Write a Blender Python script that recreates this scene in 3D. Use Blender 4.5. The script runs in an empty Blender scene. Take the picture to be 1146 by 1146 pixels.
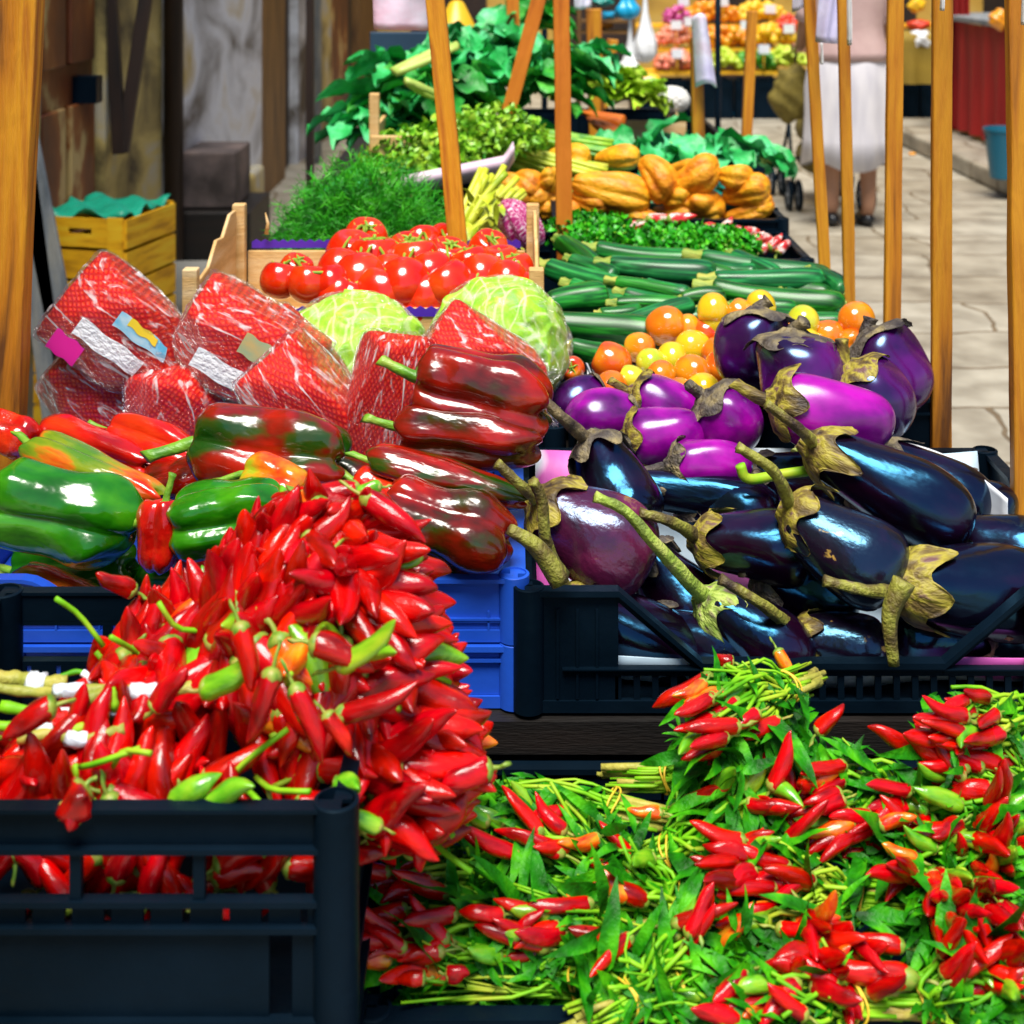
import bpy, bmesh, math, random
import numpy as np
from mathutils import Vector, Matrix, Quaternion, noise as mnoise
R = math.radians
random.seed(7); rng = np.random.default_rng(11)
scene = bpy.context.scene
COL = scene.collection
# ------------------------------------------------------------------ camera model
F, CX, HY, H = 1600.0, 573.0, -50.0, 1.55      # focal length and horizon in photo pixels, eye height in metres
def P(px, py, Y): return Vector(((px-CX)*Y/F, Y, H-(py-HY)*Y/F))
def PZ(px, py, z):
    Y = F*(H-z)/(py-HY); return Vector(((px-CX)*Y/F, Y, z))
cam_d = bpy.data.cameras.new('camera'); cam = bpy.data.objects.new('camera', cam_d); COL.objects.link(cam)
cam.location = (0, 0, H); cam.rotation_euler = (R(90), 0, 0)
cam_d.sensor_width = 36; cam_d.lens = 36*F/1146.0
cam_d.shift_y = -(573-HY)/1146.0
cam_d.clip_start = .05; cam_d.clip_end = 500
cam_d.dof.use_dof = True; cam_d.dof.focus_distance = 1.58; cam_d.dof.aperture_fstop = 8.5
scene.camera = cam
# ------------------------------------------------------------------ mesh helpers
class MB:
    def __init__(s): s.v = []; s.f = []; s.mi = []
    def add(s, v, f, mi=0):
        o = len(s.v); s.v.extend([tuple(p) for p in v]); s.f.extend([tuple(i+o for i in q) for q in f]); s.mi.extend([mi]*len(f)); return s
    def box(s, x0, x1, y0, y1, z0, z1, mi=0, M=None):
        v = [Vector((x, y, z)) for z in (z0, z1) for y in (y0, y1) for x in (x0, x1)]
        if M is not None: v = [M @ p for p in v]
        return s.add(v, [(0,2,3,1),(4,5,7,6),(0,1,5,4),(2,6,7,3),(0,4,6,2),(1,3,7,5)], mi)
    def bar(s, a, b, w, h, mi=0, up=(0,0,1)):
        a = Vector(a); b = Vector(b); d = (b-a); L = d.length; d.normalize()
        u = Vector(up)
        if abs(d.dot(u)) > .95: u = Vector((0,1,0))
        x = d.cross(u).normalized(); z = x.cross(d).normalized()
        v = []
        for t in (0, L):
            for sx, sz in ((-1,-1),(1,-1),(1,1),(-1,1)): v.append(a + d*t + x*(sx*w/2) + z*(sz*h/2))
        return s.add(v, [(0,1,2,3),(7,6,5,4),(0,4,5,1),(1,5,6,2),(2,6,7,3),(3,7,4,0)], mi)
    def prism(s, poly, M, th, mi=0):
        n = len(poly)
        v = [M @ Vector((p[0], 0, p[1])) for p in poly] + [M @ Vector((p[0], th, p[1])) for p in poly]
        f = [tuple(range(n)), tuple(range(2*n-1, n-1, -1))] + [(i, i+n, (i+1) % n+n, (i+1) % n) for i in range(n)]
        return s.add(v, f, mi)
    def sweep(s, pts, rad, n=8, mod=None, mi=0, cap=True):
        v, f = sweep(pts, rad, n, mod, cap); return s.add(v, f, mi)
    def revolve(s, prof, n=20, mod=None, M=None, mi=0, warp=None):
        v, f = revolve(prof, n, mod)
        if warp is not None: v = [warp(Vector(p)) for p in v]
        if M is not None: v = [M @ Vector(p) for p in v]
        return s.add(v, f, mi)
    def mesh(s, name, mats, smooth=True, auto=None):
        me = bpy.data.meshes.new(name); me.from_pydata(s.v, [], s.f); 
        for m in (mats if isinstance(mats, (list, tuple)) else [mats]): me.materials.append(m)
        if len(set(s.mi)) > 1: me.polygons.foreach_set('material_index', s.mi)
        if smooth: me.polygons.foreach_set('use_smooth', [True]*len(s.f))
        me.validate(); me.update()
        if auto is not None: me.set_sharp_from_angle(angle=R(auto))
        return me
def sweep(pts, rad, n=8, mod=None, cap=True):
    pts = np.array([tuple(p) for p in pts], float); m = len(pts)
    if np.isscalar(rad): rad = [rad]*m
    T = np.gradient(pts, axis=0); T /= (np.linalg.norm(T, axis=1)[:, None]+1e-12)
    up = np.array([0,0,1.]) if abs(T[0][2]) < .9 else np.array([1.,0,0])
    u = np.cross(T[0], up); u /= np.linalg.norm(u)
    th = np.arange(n)*2*math.pi/n; v = []
    for i in range(m):
        u = u - T[i]*np.dot(u, T[i]); u /= np.linalg.norm(u); w = np.cross(T[i], u)
        k = mod(i/(m-1), th) if mod else np.ones(n)
        for j in range(n): v.append(pts[i]+(u*math.cos(th[j])+w*math.sin(th[j]))*rad[i]*k[j])
    f = [(i*n+j, i*n+(j+1) % n, (i+1)*n+(j+1) % n, (i+1)*n+j) for i in range(m-1) for j in range(n)]
    if cap:
        v.append(pts[0]); v.append(pts[-1]); a = len(v)-2; b = a+1
        f += [(a, (j+1) % n, j) for j in range(n)] + [(b, (m-1)*n+j, (m-1)*n+(j+1) % n) for j in range(n)]
    return v, f
def revolve(prof, n=20, mod=None):
    m = len(prof); th = np.arange(n)*2*math.pi/n; v = []
    for i, (r, z) in enumerate(prof):
        k = mod(i/(m-1), th) if mod else np.ones(n); dz = 0
        if isinstance(k, tuple): k, dz = k
        for j in range(n): v.append((r*k[j]*math.cos(th[j]), r*k[j]*math.sin(th[j]), z+(dz[j] if not np.isscalar(dz) else dz)))
    f = [(i*n+j, i*n+(j+1) % n, (i+1)*n+(j+1) % n, (i+1)*n+j) for i in range(m-1) for j in range(n)]
    f += [tuple(range(n-1, -1, -1)), tuple((m-1)*n+j for j in range(n))]
    return v, f
def spl(pts, n):
    """smooth interpolation of a profile or a path (Catmull-Rom)"""
    p = np.array([tuple(q) for q in pts], float); m = len(p); out = []
    e = np.vstack([2*p[0]-p[1], p, 2*p[-1]-p[-2]])
    for k in range(n):
        t = k/(n-1)*(m-1); i = min(int(t), m-2); u = t-i; a, b, c, d = e[i], e[i+1], e[i+2], e[i+3]
        out.append(.5*((2*b)+(-a+c)*u+(2*a-5*b+4*c-d)*u*u+(-a+3*b-3*c+d)*u**3))
    return np.array(out)
def obj(name, me, parent=None, M=None):
    o = bpy.data.objects.new(name, me); COL.objects.link(o)
    if parent is not None: o.parent = parent
    if M is not None: o.matrix_local = M
    return o
def tag(o, label, cat, group=None, kind=None):
    o['label'] = label; o['category'] = cat
    if group: o['group'] = group
    if kind: o['kind'] = kind
    return o
def thing(name, label, cat, M=None, group=None):
    o = bpy.data.objects.new(name, None); COL.objects.link(o); o.empty_display_size = .05
    if M is not None: o.matrix_world = M if isinstance(M, Matrix) else Matrix.Translation(Vector(M))
    return tag(o, label, cat, group)
def struct(name, me):
    o = obj(name, me); o['kind'] = 'structure'; return o
def bevel(o, w=.002, seg=2):
    m = o.modifiers.new('bevel', 'BEVEL'); m.width = w; m.segments = seg; m.limit_method = 'ANGLE'; m.angle_limit = R(40); return o
def frame(A, B, width=1.0, roll=0.0, L=None):
    """matrix taking local +Z unit axis to the segment A->B, local x/y scaled by width"""
    A = Vector(A); B = Vector(B); d = B-A; l = d.length if L is None else L; d.normalize()
    q = d.to_track_quat('Z', 'Y') @ Quaternion((0,0,1), roll)
    return Matrix.Translation(A) @ q.to_matrix().to_4x4() @ Matrix.Diagonal((width, width, l, 1))
def lump(p, s, amp, seed=0): return amp*mnoise.noise(Vector(p)*s+Vector((seed*7.3, seed*3.1, seed*1.7)))
def rv(s=1.0): return Vector((random.uniform(-s, s), random.uniform(-s, s), random.uniform(-s, s)))
def lerp(a, b, t): return a+(b-a)*t
ORD = ['first','second','third','fourth','fifth','sixth','seventh','eighth','ninth','tenth','eleventh','twelfth','thirteenth','fourteenth']
# ------------------------------------------------------------------ materials
def pm(name, cols, pos=None, scale=5, detail=4, rough=.45, coat=0., crough=.08, bump=0., bscale=40, stretch=(1,1,1), rand=.0, vrand=.0,
       metal=0., spec=.5, sss=0., trans=0., dist=0., kind='noise', bstretch=None, offs=True, roughvar=0., cior=1.5, ior=None, stint=None):
    m = bpy.data.materials.new(name); m.use_nodes = True; nt = m.node_tree; N = nt.nodes; L = nt.links
    b = N['Principled BSDF']
    tc = N.new('ShaderNodeTexCoord'); oi = N.new('ShaderNodeObjectInfo')
    vm = N.new('ShaderNodeVectorMath'); vm.operation = 'MULTIPLY'; vm.inputs[1].default_value = stretch
    L.new(tc.outputs['Object'], vm.inputs[0]); vec = vm.outputs[0]
    if offs:
        mu = N.new('ShaderNodeMath'); mu.operation = 'MULTIPLY'; mu.inputs[1].default_value = 37.0; L.new(oi.outputs['Random'], mu.inputs[0])
        va = N.new('ShaderNodeVectorMath'); L.new(vec, va.inputs[0]); L.new(mu.outputs[0], va.inputs[1]); vec = va.outputs[0]
    tx = N.new('ShaderNodeTexNoise'); tx.inputs['Scale'].default_value = scale; tx.inputs['Detail'].default_value = detail; tx.inputs['Distortion'].default_value = dist
    L.new(vec, tx.inputs['Vector'])
    rp = N.new('ShaderNodeValToRGB'); L.new(tx.outputs['Fac'], rp.inputs['Fac'])
    n = len(cols)
    if pos is None: pos = [.5] if n == 1 else [.32+.36*i/(n-1) for i in range(n)]
    e = rp.color_ramp.elements
    while len(e) < n: e.new(.5)
    while len(e) > n: e.remove(e[-1])
    for i in range(n): e[i].position = pos[i]
    for i in range(n): e[i].color = (*cols[i], 1)
    c = rp.outputs['Color']
    if rand or vrand:
        hs = N.new('ShaderNodeHueSaturation')
        for inp, amt, base, k in (('Hue', rand, .5, 1.0), ('Value', vrand, 1.0, 7.31)):
            w = N.new('ShaderNodeMath'); w.operation = 'MULTIPLY'; w.inputs[1].default_value = k; L.new(oi.outputs['Random'], w.inputs[0])
            fr = N.new('ShaderNodeMath'); fr.operation = 'FRACT'; L.new(w.outputs[0], fr.inputs[0])
            mr = N.new('ShaderNodeMapRange'); mr.inputs['To Min'].default_value = base-amt; mr.inputs['To Max'].default_value = base+amt
            L.new(fr.outputs[0], mr.inputs['Value']); L.new(mr.outputs[0], hs.inputs[inp])
        L.new(c, hs.inputs['Color']); c = hs.outputs['Color']
    L.new(c, b.inputs['Base Color'])
    b.inputs['Roughness'].default_value = rough; b.inputs['Coat Weight'].default_value = coat; b.inputs['Coat IOR'].default_value = cior; b.inputs['Coat Roughness'].default_value = crough
    if ior: b.inputs['IOR'].default_value = ior
    if stint: b.inputs['Specular Tint'].default_value = (*stint, 1)
    b.inputs['Metallic'].default_value = metal; b.inputs['Specular IOR Level'].default_value = spec
    if sss:
        b.inputs['Subsurface Weight'].default_value = sss; b.inputs['Subsurface Radius'].default_value = (.6,.3,.15); b.inputs['Subsurface Scale'].default_value = .01
    if trans: b.inputs['Transmission Weight'].default_value = trans
    if roughvar:
        t3 = N.new('ShaderNodeTexNoise'); t3.inputs['Scale'].default_value = scale*2.3; t3.inputs['Detail'].default_value = 5; L.new(vec, t3.inputs['Vector'])
        mr = N.new('ShaderNodeMapRange'); mr.inputs['From Min'].default_value = .35; mr.inputs['From Max'].default_value = .65
        mr.inputs['To Min'].default_value = max(.03, rough-roughvar); mr.inputs['To Max'].default_value = rough+roughvar
        L.new(t3.outputs['Fac'], mr.inputs['Value']); L.new(mr.outputs[0], b.inputs['Roughness'])
    if bump:
        t2 = N.new('ShaderNodeTexNoise'); t2.inputs['Scale'].default_value = bscale; t2.inputs['Detail'].default_value = 3
        v2 = vec
        if bstretch:
            vs = N.new('ShaderNodeVectorMath'); vs.operation = 'MULTIPLY'; vs.inputs[1].default_value = bstretch; L.new(tc.outputs['Object'], vs.inputs[0]); v2 = vs.outputs[0]
        L.new(v2, t2.inputs['Vector'])
        bp = N.new('ShaderNodeBump'); bp.inputs['Strength'].default_value = bump; bp.inputs['Distance'].default_value = .01
        L.new(t2.outputs['Fac'], bp.inputs['Height']); L.new(bp.outputs[0], b.inputs['Normal'])
        if coat: L.new(bp.outputs[0], b.inputs['Coat Normal'])
    return m
M = {}
M['chili'] = pm('chili_red', [(.2,.0,.0),(.46,.0,.0),(.66,.002,.0)], scale=1.6, rough=.27, spec=.32, coat=.35, cior=1.5, crough=.04, bump=.12, bscale=5, rand=.002, vrand=.28)
M['chili_green'] = pm('chili_green', [(.05,.22,.005),(.16,.42,.01),(.3,.5,.02)], scale=1.5, rough=.3, coat=.5, bump=.1, bscale=5, rand=.02)
M['chili_turning'] = pm('chili_turning', [(.75,.3,.01),(.8,.12,.003),(.65,.01,.0)], scale=1.8, rough=.28, coat=.5, bump=.1, bscale=5)
M['chili_stem'] = pm('chili_stem', [(.08,.2,.01),(.22,.32,.03),(.35,.3,.06)], scale=3, rough=.5, rand=.02)
M['leaf'] = pm('pepper_leaf', [(.003,.045,.001),(.013,.19,.001),(.085,.45,.004)], scale=34, detail=3, rough=.5, spec=.2, bump=.3, bscale=160, offs=False, pos=[.3,.5,.68])
M['stemgreen'] = pm('green_stem', [(.07,.3,.004),(.2,.52,.01),(.42,.5,.03)], scale=20, rough=.5, spec=.25, offs=False)
M['stalk'] = pm('woody_stalk', [(.22,.26,.03),(.42,.38,.06),(.5,.36,.09)], scale=18, rough=.55, bump=.3, bscale=120, offs=False)
M['rubber'] = pm('yellow_rubber', [(.75,.5,.03)], rough=.5)
def pep(name, cols, pos=None, sc=2.2, **k): return pm(name, cols, pos=pos, scale=sc, detail=3, rough=.2, spec=.35, coat=.7, crough=.13, bump=.3, bscale=3.2, **k)
M['pep_green'] = pep('pepper_green', [(.006,.07,.001),(.014,.16,.002),(.05,.27,.004)])
M['pep_red'] = pep('pepper_red', [(.3,.002,.001),(.52,.006,.003),(.64,.03,.004)])
M['pep_brown'] = pep('pepper_brown', [(.02,.035,.002),(.07,.008,.001),(.2,.006,.002),(.42,.01,.002)], pos=[.32,.42,.54,.7])
M['pep_turn'] = pep('pepper_turning', [(.08,.2,.008),(.22,.26,.01),(.6,.14,.008),(.62,.02,.004)], pos=[.34,.45,.52,.62])
M['pep_mixed'] = pep('pepper_mixed', [(.008,.05,.002),(.03,.05,.002),(.16,.008,.002),(.34,.008,.002)], pos=[.38,.47,.54,.66])
M['pep_orange'] = pep('pepper_orange', [(.3,.35,.01),(.72,.16,.006),(.68,.03,.005)])
M['pepstem'] = pm('pepper_stem', [(.07,.22,.01),(.16,.36,.02),(.28,.4,.05)], scale=4, rough=.45, bump=.2, bscale=20)
M['aub_black'] = pm('aubergine_black', [(.002,.001,.004),(.005,.001,.006),(.016,.001,.01)], scale=1.7, rough=.19, bump=.14, bscale=3.5, detail=6, ior=1.8, stint=(.12,.55,1), roughvar=.05)  # specular tint on the aubergine skins paints a bluish sky sheen into their reflections
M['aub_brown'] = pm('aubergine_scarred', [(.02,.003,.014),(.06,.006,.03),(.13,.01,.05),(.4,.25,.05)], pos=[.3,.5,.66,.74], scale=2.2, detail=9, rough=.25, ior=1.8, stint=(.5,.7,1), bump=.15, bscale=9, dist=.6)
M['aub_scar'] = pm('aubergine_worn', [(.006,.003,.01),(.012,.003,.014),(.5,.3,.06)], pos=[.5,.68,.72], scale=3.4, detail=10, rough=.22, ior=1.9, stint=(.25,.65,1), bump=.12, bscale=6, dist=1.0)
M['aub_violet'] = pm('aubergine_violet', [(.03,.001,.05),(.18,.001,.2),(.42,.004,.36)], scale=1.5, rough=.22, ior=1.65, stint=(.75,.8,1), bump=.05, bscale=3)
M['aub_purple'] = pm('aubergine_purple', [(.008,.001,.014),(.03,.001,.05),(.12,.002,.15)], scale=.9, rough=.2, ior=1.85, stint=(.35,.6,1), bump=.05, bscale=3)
M['calyx_y'] = pm('dry_calyx', [(.035,.02,.012),(.15,.1,.02),(.36,.3,.03),(.15,.07,.07)], pos=[.32,.45,.56,.68], scale=7, detail=8, rough=.6, bump=.5, bscale=14, stretch=(1,1,.4))
M['calyx_g'] = pm('green_calyx', [(.1,.07,.05),(.2,.3,.03),(.4,.5,.1),(.22,.13,.12)], pos=[.32,.45,.56,.68], scale=7, detail=8, rough=.6, bump=.7, bscale=14, stretch=(1,1,.4))
M['calyx_d'] = pm('dark_calyx', [(.02,.014,.018),(.1,.08,.06),(.28,.22,.1)], scale=4, detail=8, rough=.65, bump=.7, bscale=14)
M['zuc'] = pm('zucchini_skin', [(.001,.03,.003),(.003,.11,.012),(.02,.28,.03)], scale=5, detail=6, rough=.42, spec=.35, coat=.3, crough=.2, stretch=(1.6,1.6,.25), rand=.02, vrand=.25)
M['zucstem'] = pm('zucchini_stem', [(.1,.2,.02),(.3,.38,.05),(.5,.42,.08)], scale=3, rough=.6, bump=.3, bscale=14)
M['tomato'] = pm('tomato_red', [(.6,.006,.0),(.72,.02,.001),(.76,.05,.002)], scale=1.5, rough=.2, spec=.4, coat=.8, crough=.05)
for k, c in (('or', [(.72,.12,.004),(.78,.2,.006),(.8,.32,.01)]), ('ye', [(.72,.4,.01),(.78,.5,.012),(.6,.52,.02)]), ('gr', [(.4,.5,.02),(.62,.62,.03),(.75,.6,.04)]), ('rd', [(.66,.03,.003),(.72,.1,.005),(.76,.3,.01)])):
    M['ct_'+k] = pm('small_tomato_'+k, c, scale=1.1, rough=.16, coat=.9, crough=.05, detail=2)
for k_, c_ in (('y', [(.035,.018,.015),(.13,.1,.02),(.3,.3,.04),(.12,.05,.07)]), ('g', [(.12,.16,.03),(.3,.42,.05),(.5,.55,.12),(.26,.16,.14)]), ('d', [(.02,.012,.012),(.12,.09,.05),(.3,.22,.1),(.1,.05,.06)])):
    M['astem_'+k_] = pm('aubergine_stem_'+k_, c_, pos=[.3,.45,.58,.7], scale=34, detail=9, rough=.55, bump=.4, bscale=260, offs=False)
M['vine'] = pm('tomato_vine', [(.12,.28,.01),(.3,.42,.03)], scale=20, rough=.5, offs=False)
M['gourd'] = pm('orange_gourd', [(.56,.17,.003),(.8,.32,.005),(.84,.42,.012)], scale=3, detail=6, rough=.5, bump=.5, bscale=9, rand=.01, vrand=.1)
M['lettuce'] = pm('iceberg_leaf', [(.2,.55,.02),(.36,.7,.03),(.55,.78,.1)], scale=2.2, detail=6, rough=.45, stretch=(1.6,1.6,.6), bump=.35, bscale=5, dist=.8)
def add_veins(m, col, scale=1.6, dist=7, lo=.9):
    nt = m.node_tree; N = nt.nodes; L = nt.links; b = N['Principled BSDF']; src = b.inputs['Base Color'].links[0].from_socket
    tc = N.new('ShaderNodeTexCoord'); mx = None
    for k, (rx, ry) in enumerate(((0,.4),(.9,-.7))):
        mp = N.new('ShaderNodeMapping'); mp.inputs['Rotation'].default_value = (rx, ry, .5*k); L.new(tc.outputs['Object'], mp.inputs['Vector'])
        w = N.new('ShaderNodeTexWave'); w.inputs['Scale'].default_value = scale*(1+.4*k); w.inputs['Distortion'].default_value = dist; w.inputs['Detail'].default_value = 1; w.inputs['Detail Scale'].default_value = .7; L.new(mp.outputs[0], w.inputs['Vector'])
        mr = N.new('ShaderNodeMapRange'); mr.inputs['From Min'].default_value = lo; mr.inputs['From Max'].default_value = 1; mr.inputs['To Max'].default_value = .75; L.new(w.outputs['Fac'], mr.inputs['Value'])
        mix = N.new('ShaderNodeMix'); mix.data_type = 'RGBA'; L.new(mr.outputs[0], mix.inputs['Factor']); L.new(src, mix.inputs['A']); mix.inputs['B'].default_value = (*col, 1); src = mix.outputs['Result']
    L.new(src, b.inputs['Base Color'])
add_veins(M['lettuce'], (.7,.84,.36), 1.1, 9, .93)
M['kale'] = pm('kale_leaf', [(.004,.13,.02),(.025,.42,.09),(.14,.64,.3)], scale=9, rough=.45, bump=.5, bscale=60, offs=False)
M['kale2'] = pm('broccoli_leaf', [(.003,.1,.01),(.018,.3,.03),(.12,.54,.05)], scale=9, rough=.5, bump=.5, bscale=60, offs=False)
M['kalestem'] = pm('kale_stem', [(.35,.5,.08),(.5,.62,.15)], scale=6, rough=.4, offs=False)
M['parsley'] = pm('parsley_leaf', [(.006,.13,.002),(.02,.36,.003),(.1,.55,.01)], scale=30, rough=.45, offs=False)
M['celery'] = pm('celery_leaf', [(.07,.28,.008),(.2,.48,.015),(.4,.6,.04)], scale=25, rough=.42, offs=False)
M['dill'] = pm('fennel_frond', [(.006,.16,.002),(.025,.36,.004),(.1,.58,.01)], scale=18, rough=.5, offs=False)
M['greenlet'] = pm('green_lettuce', [(.16,.42,.01),(.36,.6,.02),(.55,.72,.08)], scale=10, rough=.42, offs=False)
M['yellowgreen'] = pm('yellow_green_leaf', [(.3,.42,.01),(.55,.6,.03),(.7,.66,.1)], scale=12, rough=.45, offs=False)
M['carrot'] = pm('carrot_skin', [(.68,.13,.008),(.76,.2,.01)], scale=3, rough=.45, bump=.3, bscale=20, stretch=(.3,.3,3))
M['radicchio'] = pm('radicchio_leaf', [(.3,.004,.09),(.5,.02,.2),(.8,.7,.72)], pos=[.4,.52,.62], scale=3, rough=.35, stretch=(5,5,.8), detail=5)
M['radish'] = pm('red_white_pepper', [(.62,.01,.01),(.66,.05,.04),(.8,.62,.55)], pos=[.42,.52,.6], scale=2, rough=.3, coat=.5)
M['cauli'] = pm('white_curd', [(.75,.72,.66),(.85,.84,.8)], scale=8, rough=.6, bump=.6, bscale=30)
M['blk'] = pm('black_plastic', [(.001,.004,.008),(.003,.009,.018)], scale=6, rough=.4, bump=.08, bscale=60, offs=False, roughvar=.1, spec=.11, stint=(.5,.8,1), detail=8)  # blue specular tint paints the sky's colour into the rim reflections
M['blu'] = pm('blue_plastic', [(.006,.05,.42),(.015,.1,.62)], scale=4, rough=.38, bump=.05, bscale=50, offs=False, roughvar=.1)
M['teal'] = pm('teal_plastic', [(.01,.24,.2),(.02,.34,.28)], scale=4, rough=.4, offs=False)
M['bucket'] = pm('blue_bucket', [(.005,.11,.18)], rough=.35)
M['post'] = pm('post_wood', [(.13,.04,.004),(.5,.17,.004),(.66,.28,.008),(.38,.1,.003)], pos=[.34,.45,.58,.7], scale=2.5, detail=10, rough=.55, stretch=(14,14,1.2), bump=.25, bscale=30, bstretch=(14,14,1), dist=.4, vrand=.12)
M['post2'] = pm('post_wood_orange', [(.4,.09,.004),(.62,.17,.008),(.7,.22,.012)], scale=3.5, detail=8, rough=.55, stretch=(12,12,.9), bump=.2, bscale=30, bstretch=(14,14,1), dist=.4)
M['crate_wood'] = pm('pale_crate_wood', [(.5,.27,.08),(.68,.42,.16),(.76,.54,.28)], scale=6, detail=8, rough=.65, stretch=(1,1,7), bump=.2, bscale=60, offs=False)
M['yellow_wood'] = pm('yellow_crate_wood', [(.5,.22,.003),(.82,.42,.004),(.86,.54,.02)], scale=5, detail=8, rough=.6, stretch=(1.2,1.2,8), bump=.2, bscale=60)
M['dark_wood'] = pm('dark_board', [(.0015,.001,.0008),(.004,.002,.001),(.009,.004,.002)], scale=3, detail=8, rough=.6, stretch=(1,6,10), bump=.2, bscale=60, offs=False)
M['paper'] = pm('white_paper', [(.7,.74,.8),(.82,.84,.88)], scale=5, rough=.6, bump=.4, bscale=12)
M['liner'] = pm('liner_paper', [(.55,.72,.85),(.75,.82,.88),(.72,.12,.5)], pos=[.4,.56,.6], scale=7, rough=.5, bump=.5, bscale=14, detail=1)
M['lavender'] = pm('lavender_paper', [(.6,.55,.82),(.74,.72,.88),(.8,.5,.66)], scale=8, rough=.5, bump=.5, bscale=12)
M['purple_trim'] = pm('purple_trim', [(.05,.01,.35),(.09,.02,.45)], rough=.5)
M['tape'] = pm('white_tape', [(.6,.72,.86),(.8,.82,.86)], scale=14, rough=.35, bump=.6, bscale=60, offs=False)
M['styro'] = pm('pink_tray', [(.62,.42,.55),(.75,.58,.68)], scale=6, rough=.45)
M['rock'] = pm('grey_rock', [(.1,.1,.09),(.24,.23,.2)], scale=5, rough=.8, bump=.6, bscale=12)
M['grey_board'] = pm('grey_board', [(.1,.12,.14),(.2,.22,.24),(.28,.28,.26)], scale=5, detail=7, rough=.7, stretch=(5,5,1), bump=.3, bscale=30)
M['door'] = pm('brown_door', [(.05,.01,.003),(.15,.035,.006),(.24,.07,.01),(.5,.36,.14)], pos=[.3,.48,.56,.61], scale=3.6, detail=10, rough=.55, stretch=(1,.8,.6), bump=.3, bscale=20, offs=False)
M['bwood'] = pm('brown_wood', [(.05,.02,.006),(.15,.07,.015),(.24,.12,.03)], scale=4, detail=7, rough=.6, stretch=(2,5,.5))
M['dwood'] = pm('dark_brown_wood', [(.008,.004,.003),(.03,.012,.006)], scale=4, detail=6, rough=.6, stretch=(3,5,.5))
M['plaster'] = pm('old_plaster', [(.09,.07,.05),(.4,.4,.42),(.66,.68,.74),(.45,.33,.1)], pos=[.36,.46,.56,.68], scale=2.6, stretch=(1,.4,.8), detail=10, rough=.85, bump=.4, bscale=10, offs=False, dist=.5)
M['plaster2'] = pm('stained_plaster', [(.05,.035,.015),(.24,.18,.06),(.5,.38,.12),(.42,.4,.34)], pos=[.37,.46,.56,.66], scale=3.4, stretch=(1,.4,.8), detail=10, rough=.85, bump=.4, bscale=10, offs=False, dist=.6)
M['ochre'] = pm('ochre_wall', [(.3,.17,.03),(.5,.3,.05),(.55,.38,.1)], scale=1.4, detail=8, rough=.85, offs=False)
M['cloth_red'] = pm('red_cloth', [(.2,.003,.002),(.36,.006,.004)], scale=3, rough=.75, stretch=(3,3,.4))
M['cloth_mustard'] = pm('mustard_cloth', [(.2,.13,.01),(.34,.22,.02)], scale=3, rough=.8)
M['pinktop'] = pm('pink_blouse', [(.46,.3,.29),(.55,.38,.36)], scale=6, rough=.8, bump=.3, bscale=20)
M['whiteskirt'] = pm('white_skirt', [(.52,.5,.56),(.7,.67,.7)], scale=5, rough=.75, bump=.2, bscale=20, stretch=(3,3,.5))
M['skin'] = pm('skin', [(.3,.14,.08),(.38,.19,.11)], scale=6, rough=.55)
M['hair'] = pm('dark_hair', [(.03,.02,.015)], rough=.5)
M['shoe'] = pm('black_shoe', [(.008,.009,.012)], rough=.35)
M['olive'] = pm('olive_fabric', [(.12,.09,.01),(.2,.15,.02)], rough=.8)
M['tealsheet'] = pm('teal_sheet', [(.005,.2,.12),(.01,.36,.22)], scale=8, rough=.4, bump=.5, bscale=25)
M['cardboard'] = pm('grey_cardboard', [(.03,.022,.02),(.1,.075,.07),(.2,.14,.12)], scale=5, detail=9, rough=.9, bump=.4, bscale=12)
M['navy'] = pm('navy_board', [(.012,.04,.08),(.02,.06,.11)], rough=.6)
M['lamp'] = pm('amber_shade', [(.72,.42,.01)], rough=.4)
M['white'] = pm('white_plastic', [(.75,.76,.78),(.84,.84,.84)], scale=6, rough=.3, bump=.7, bscale=12)
M['bluebag'] = pm('blue_plastic_bag', [(.01,.35,.62)], rough=.3, bump=.6, bscale=14)
for k, c in (('orange', [(.75,.2,.006),(.8,.36,.01)]), ('yellowf', [(.78,.4,.01),(.8,.52,.02)]), ('pink', [(.72,.14,.08),(.78,.35,.2)]), ('lime', [(.38,.55,.02),(.6,.7,.06)]), ('redf', [(.6,.01,.01),(.7,.08,.03)]), ('magf', [(.45,.02,.25),(.6,.1,.3)]), ('greenf', [(.02,.18,.01),(.08,.36,.02)])):
    M['f_'+k] = pm('fruit_'+k, c, scale=9, rough=.35, coat=.3, offs=False)
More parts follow.
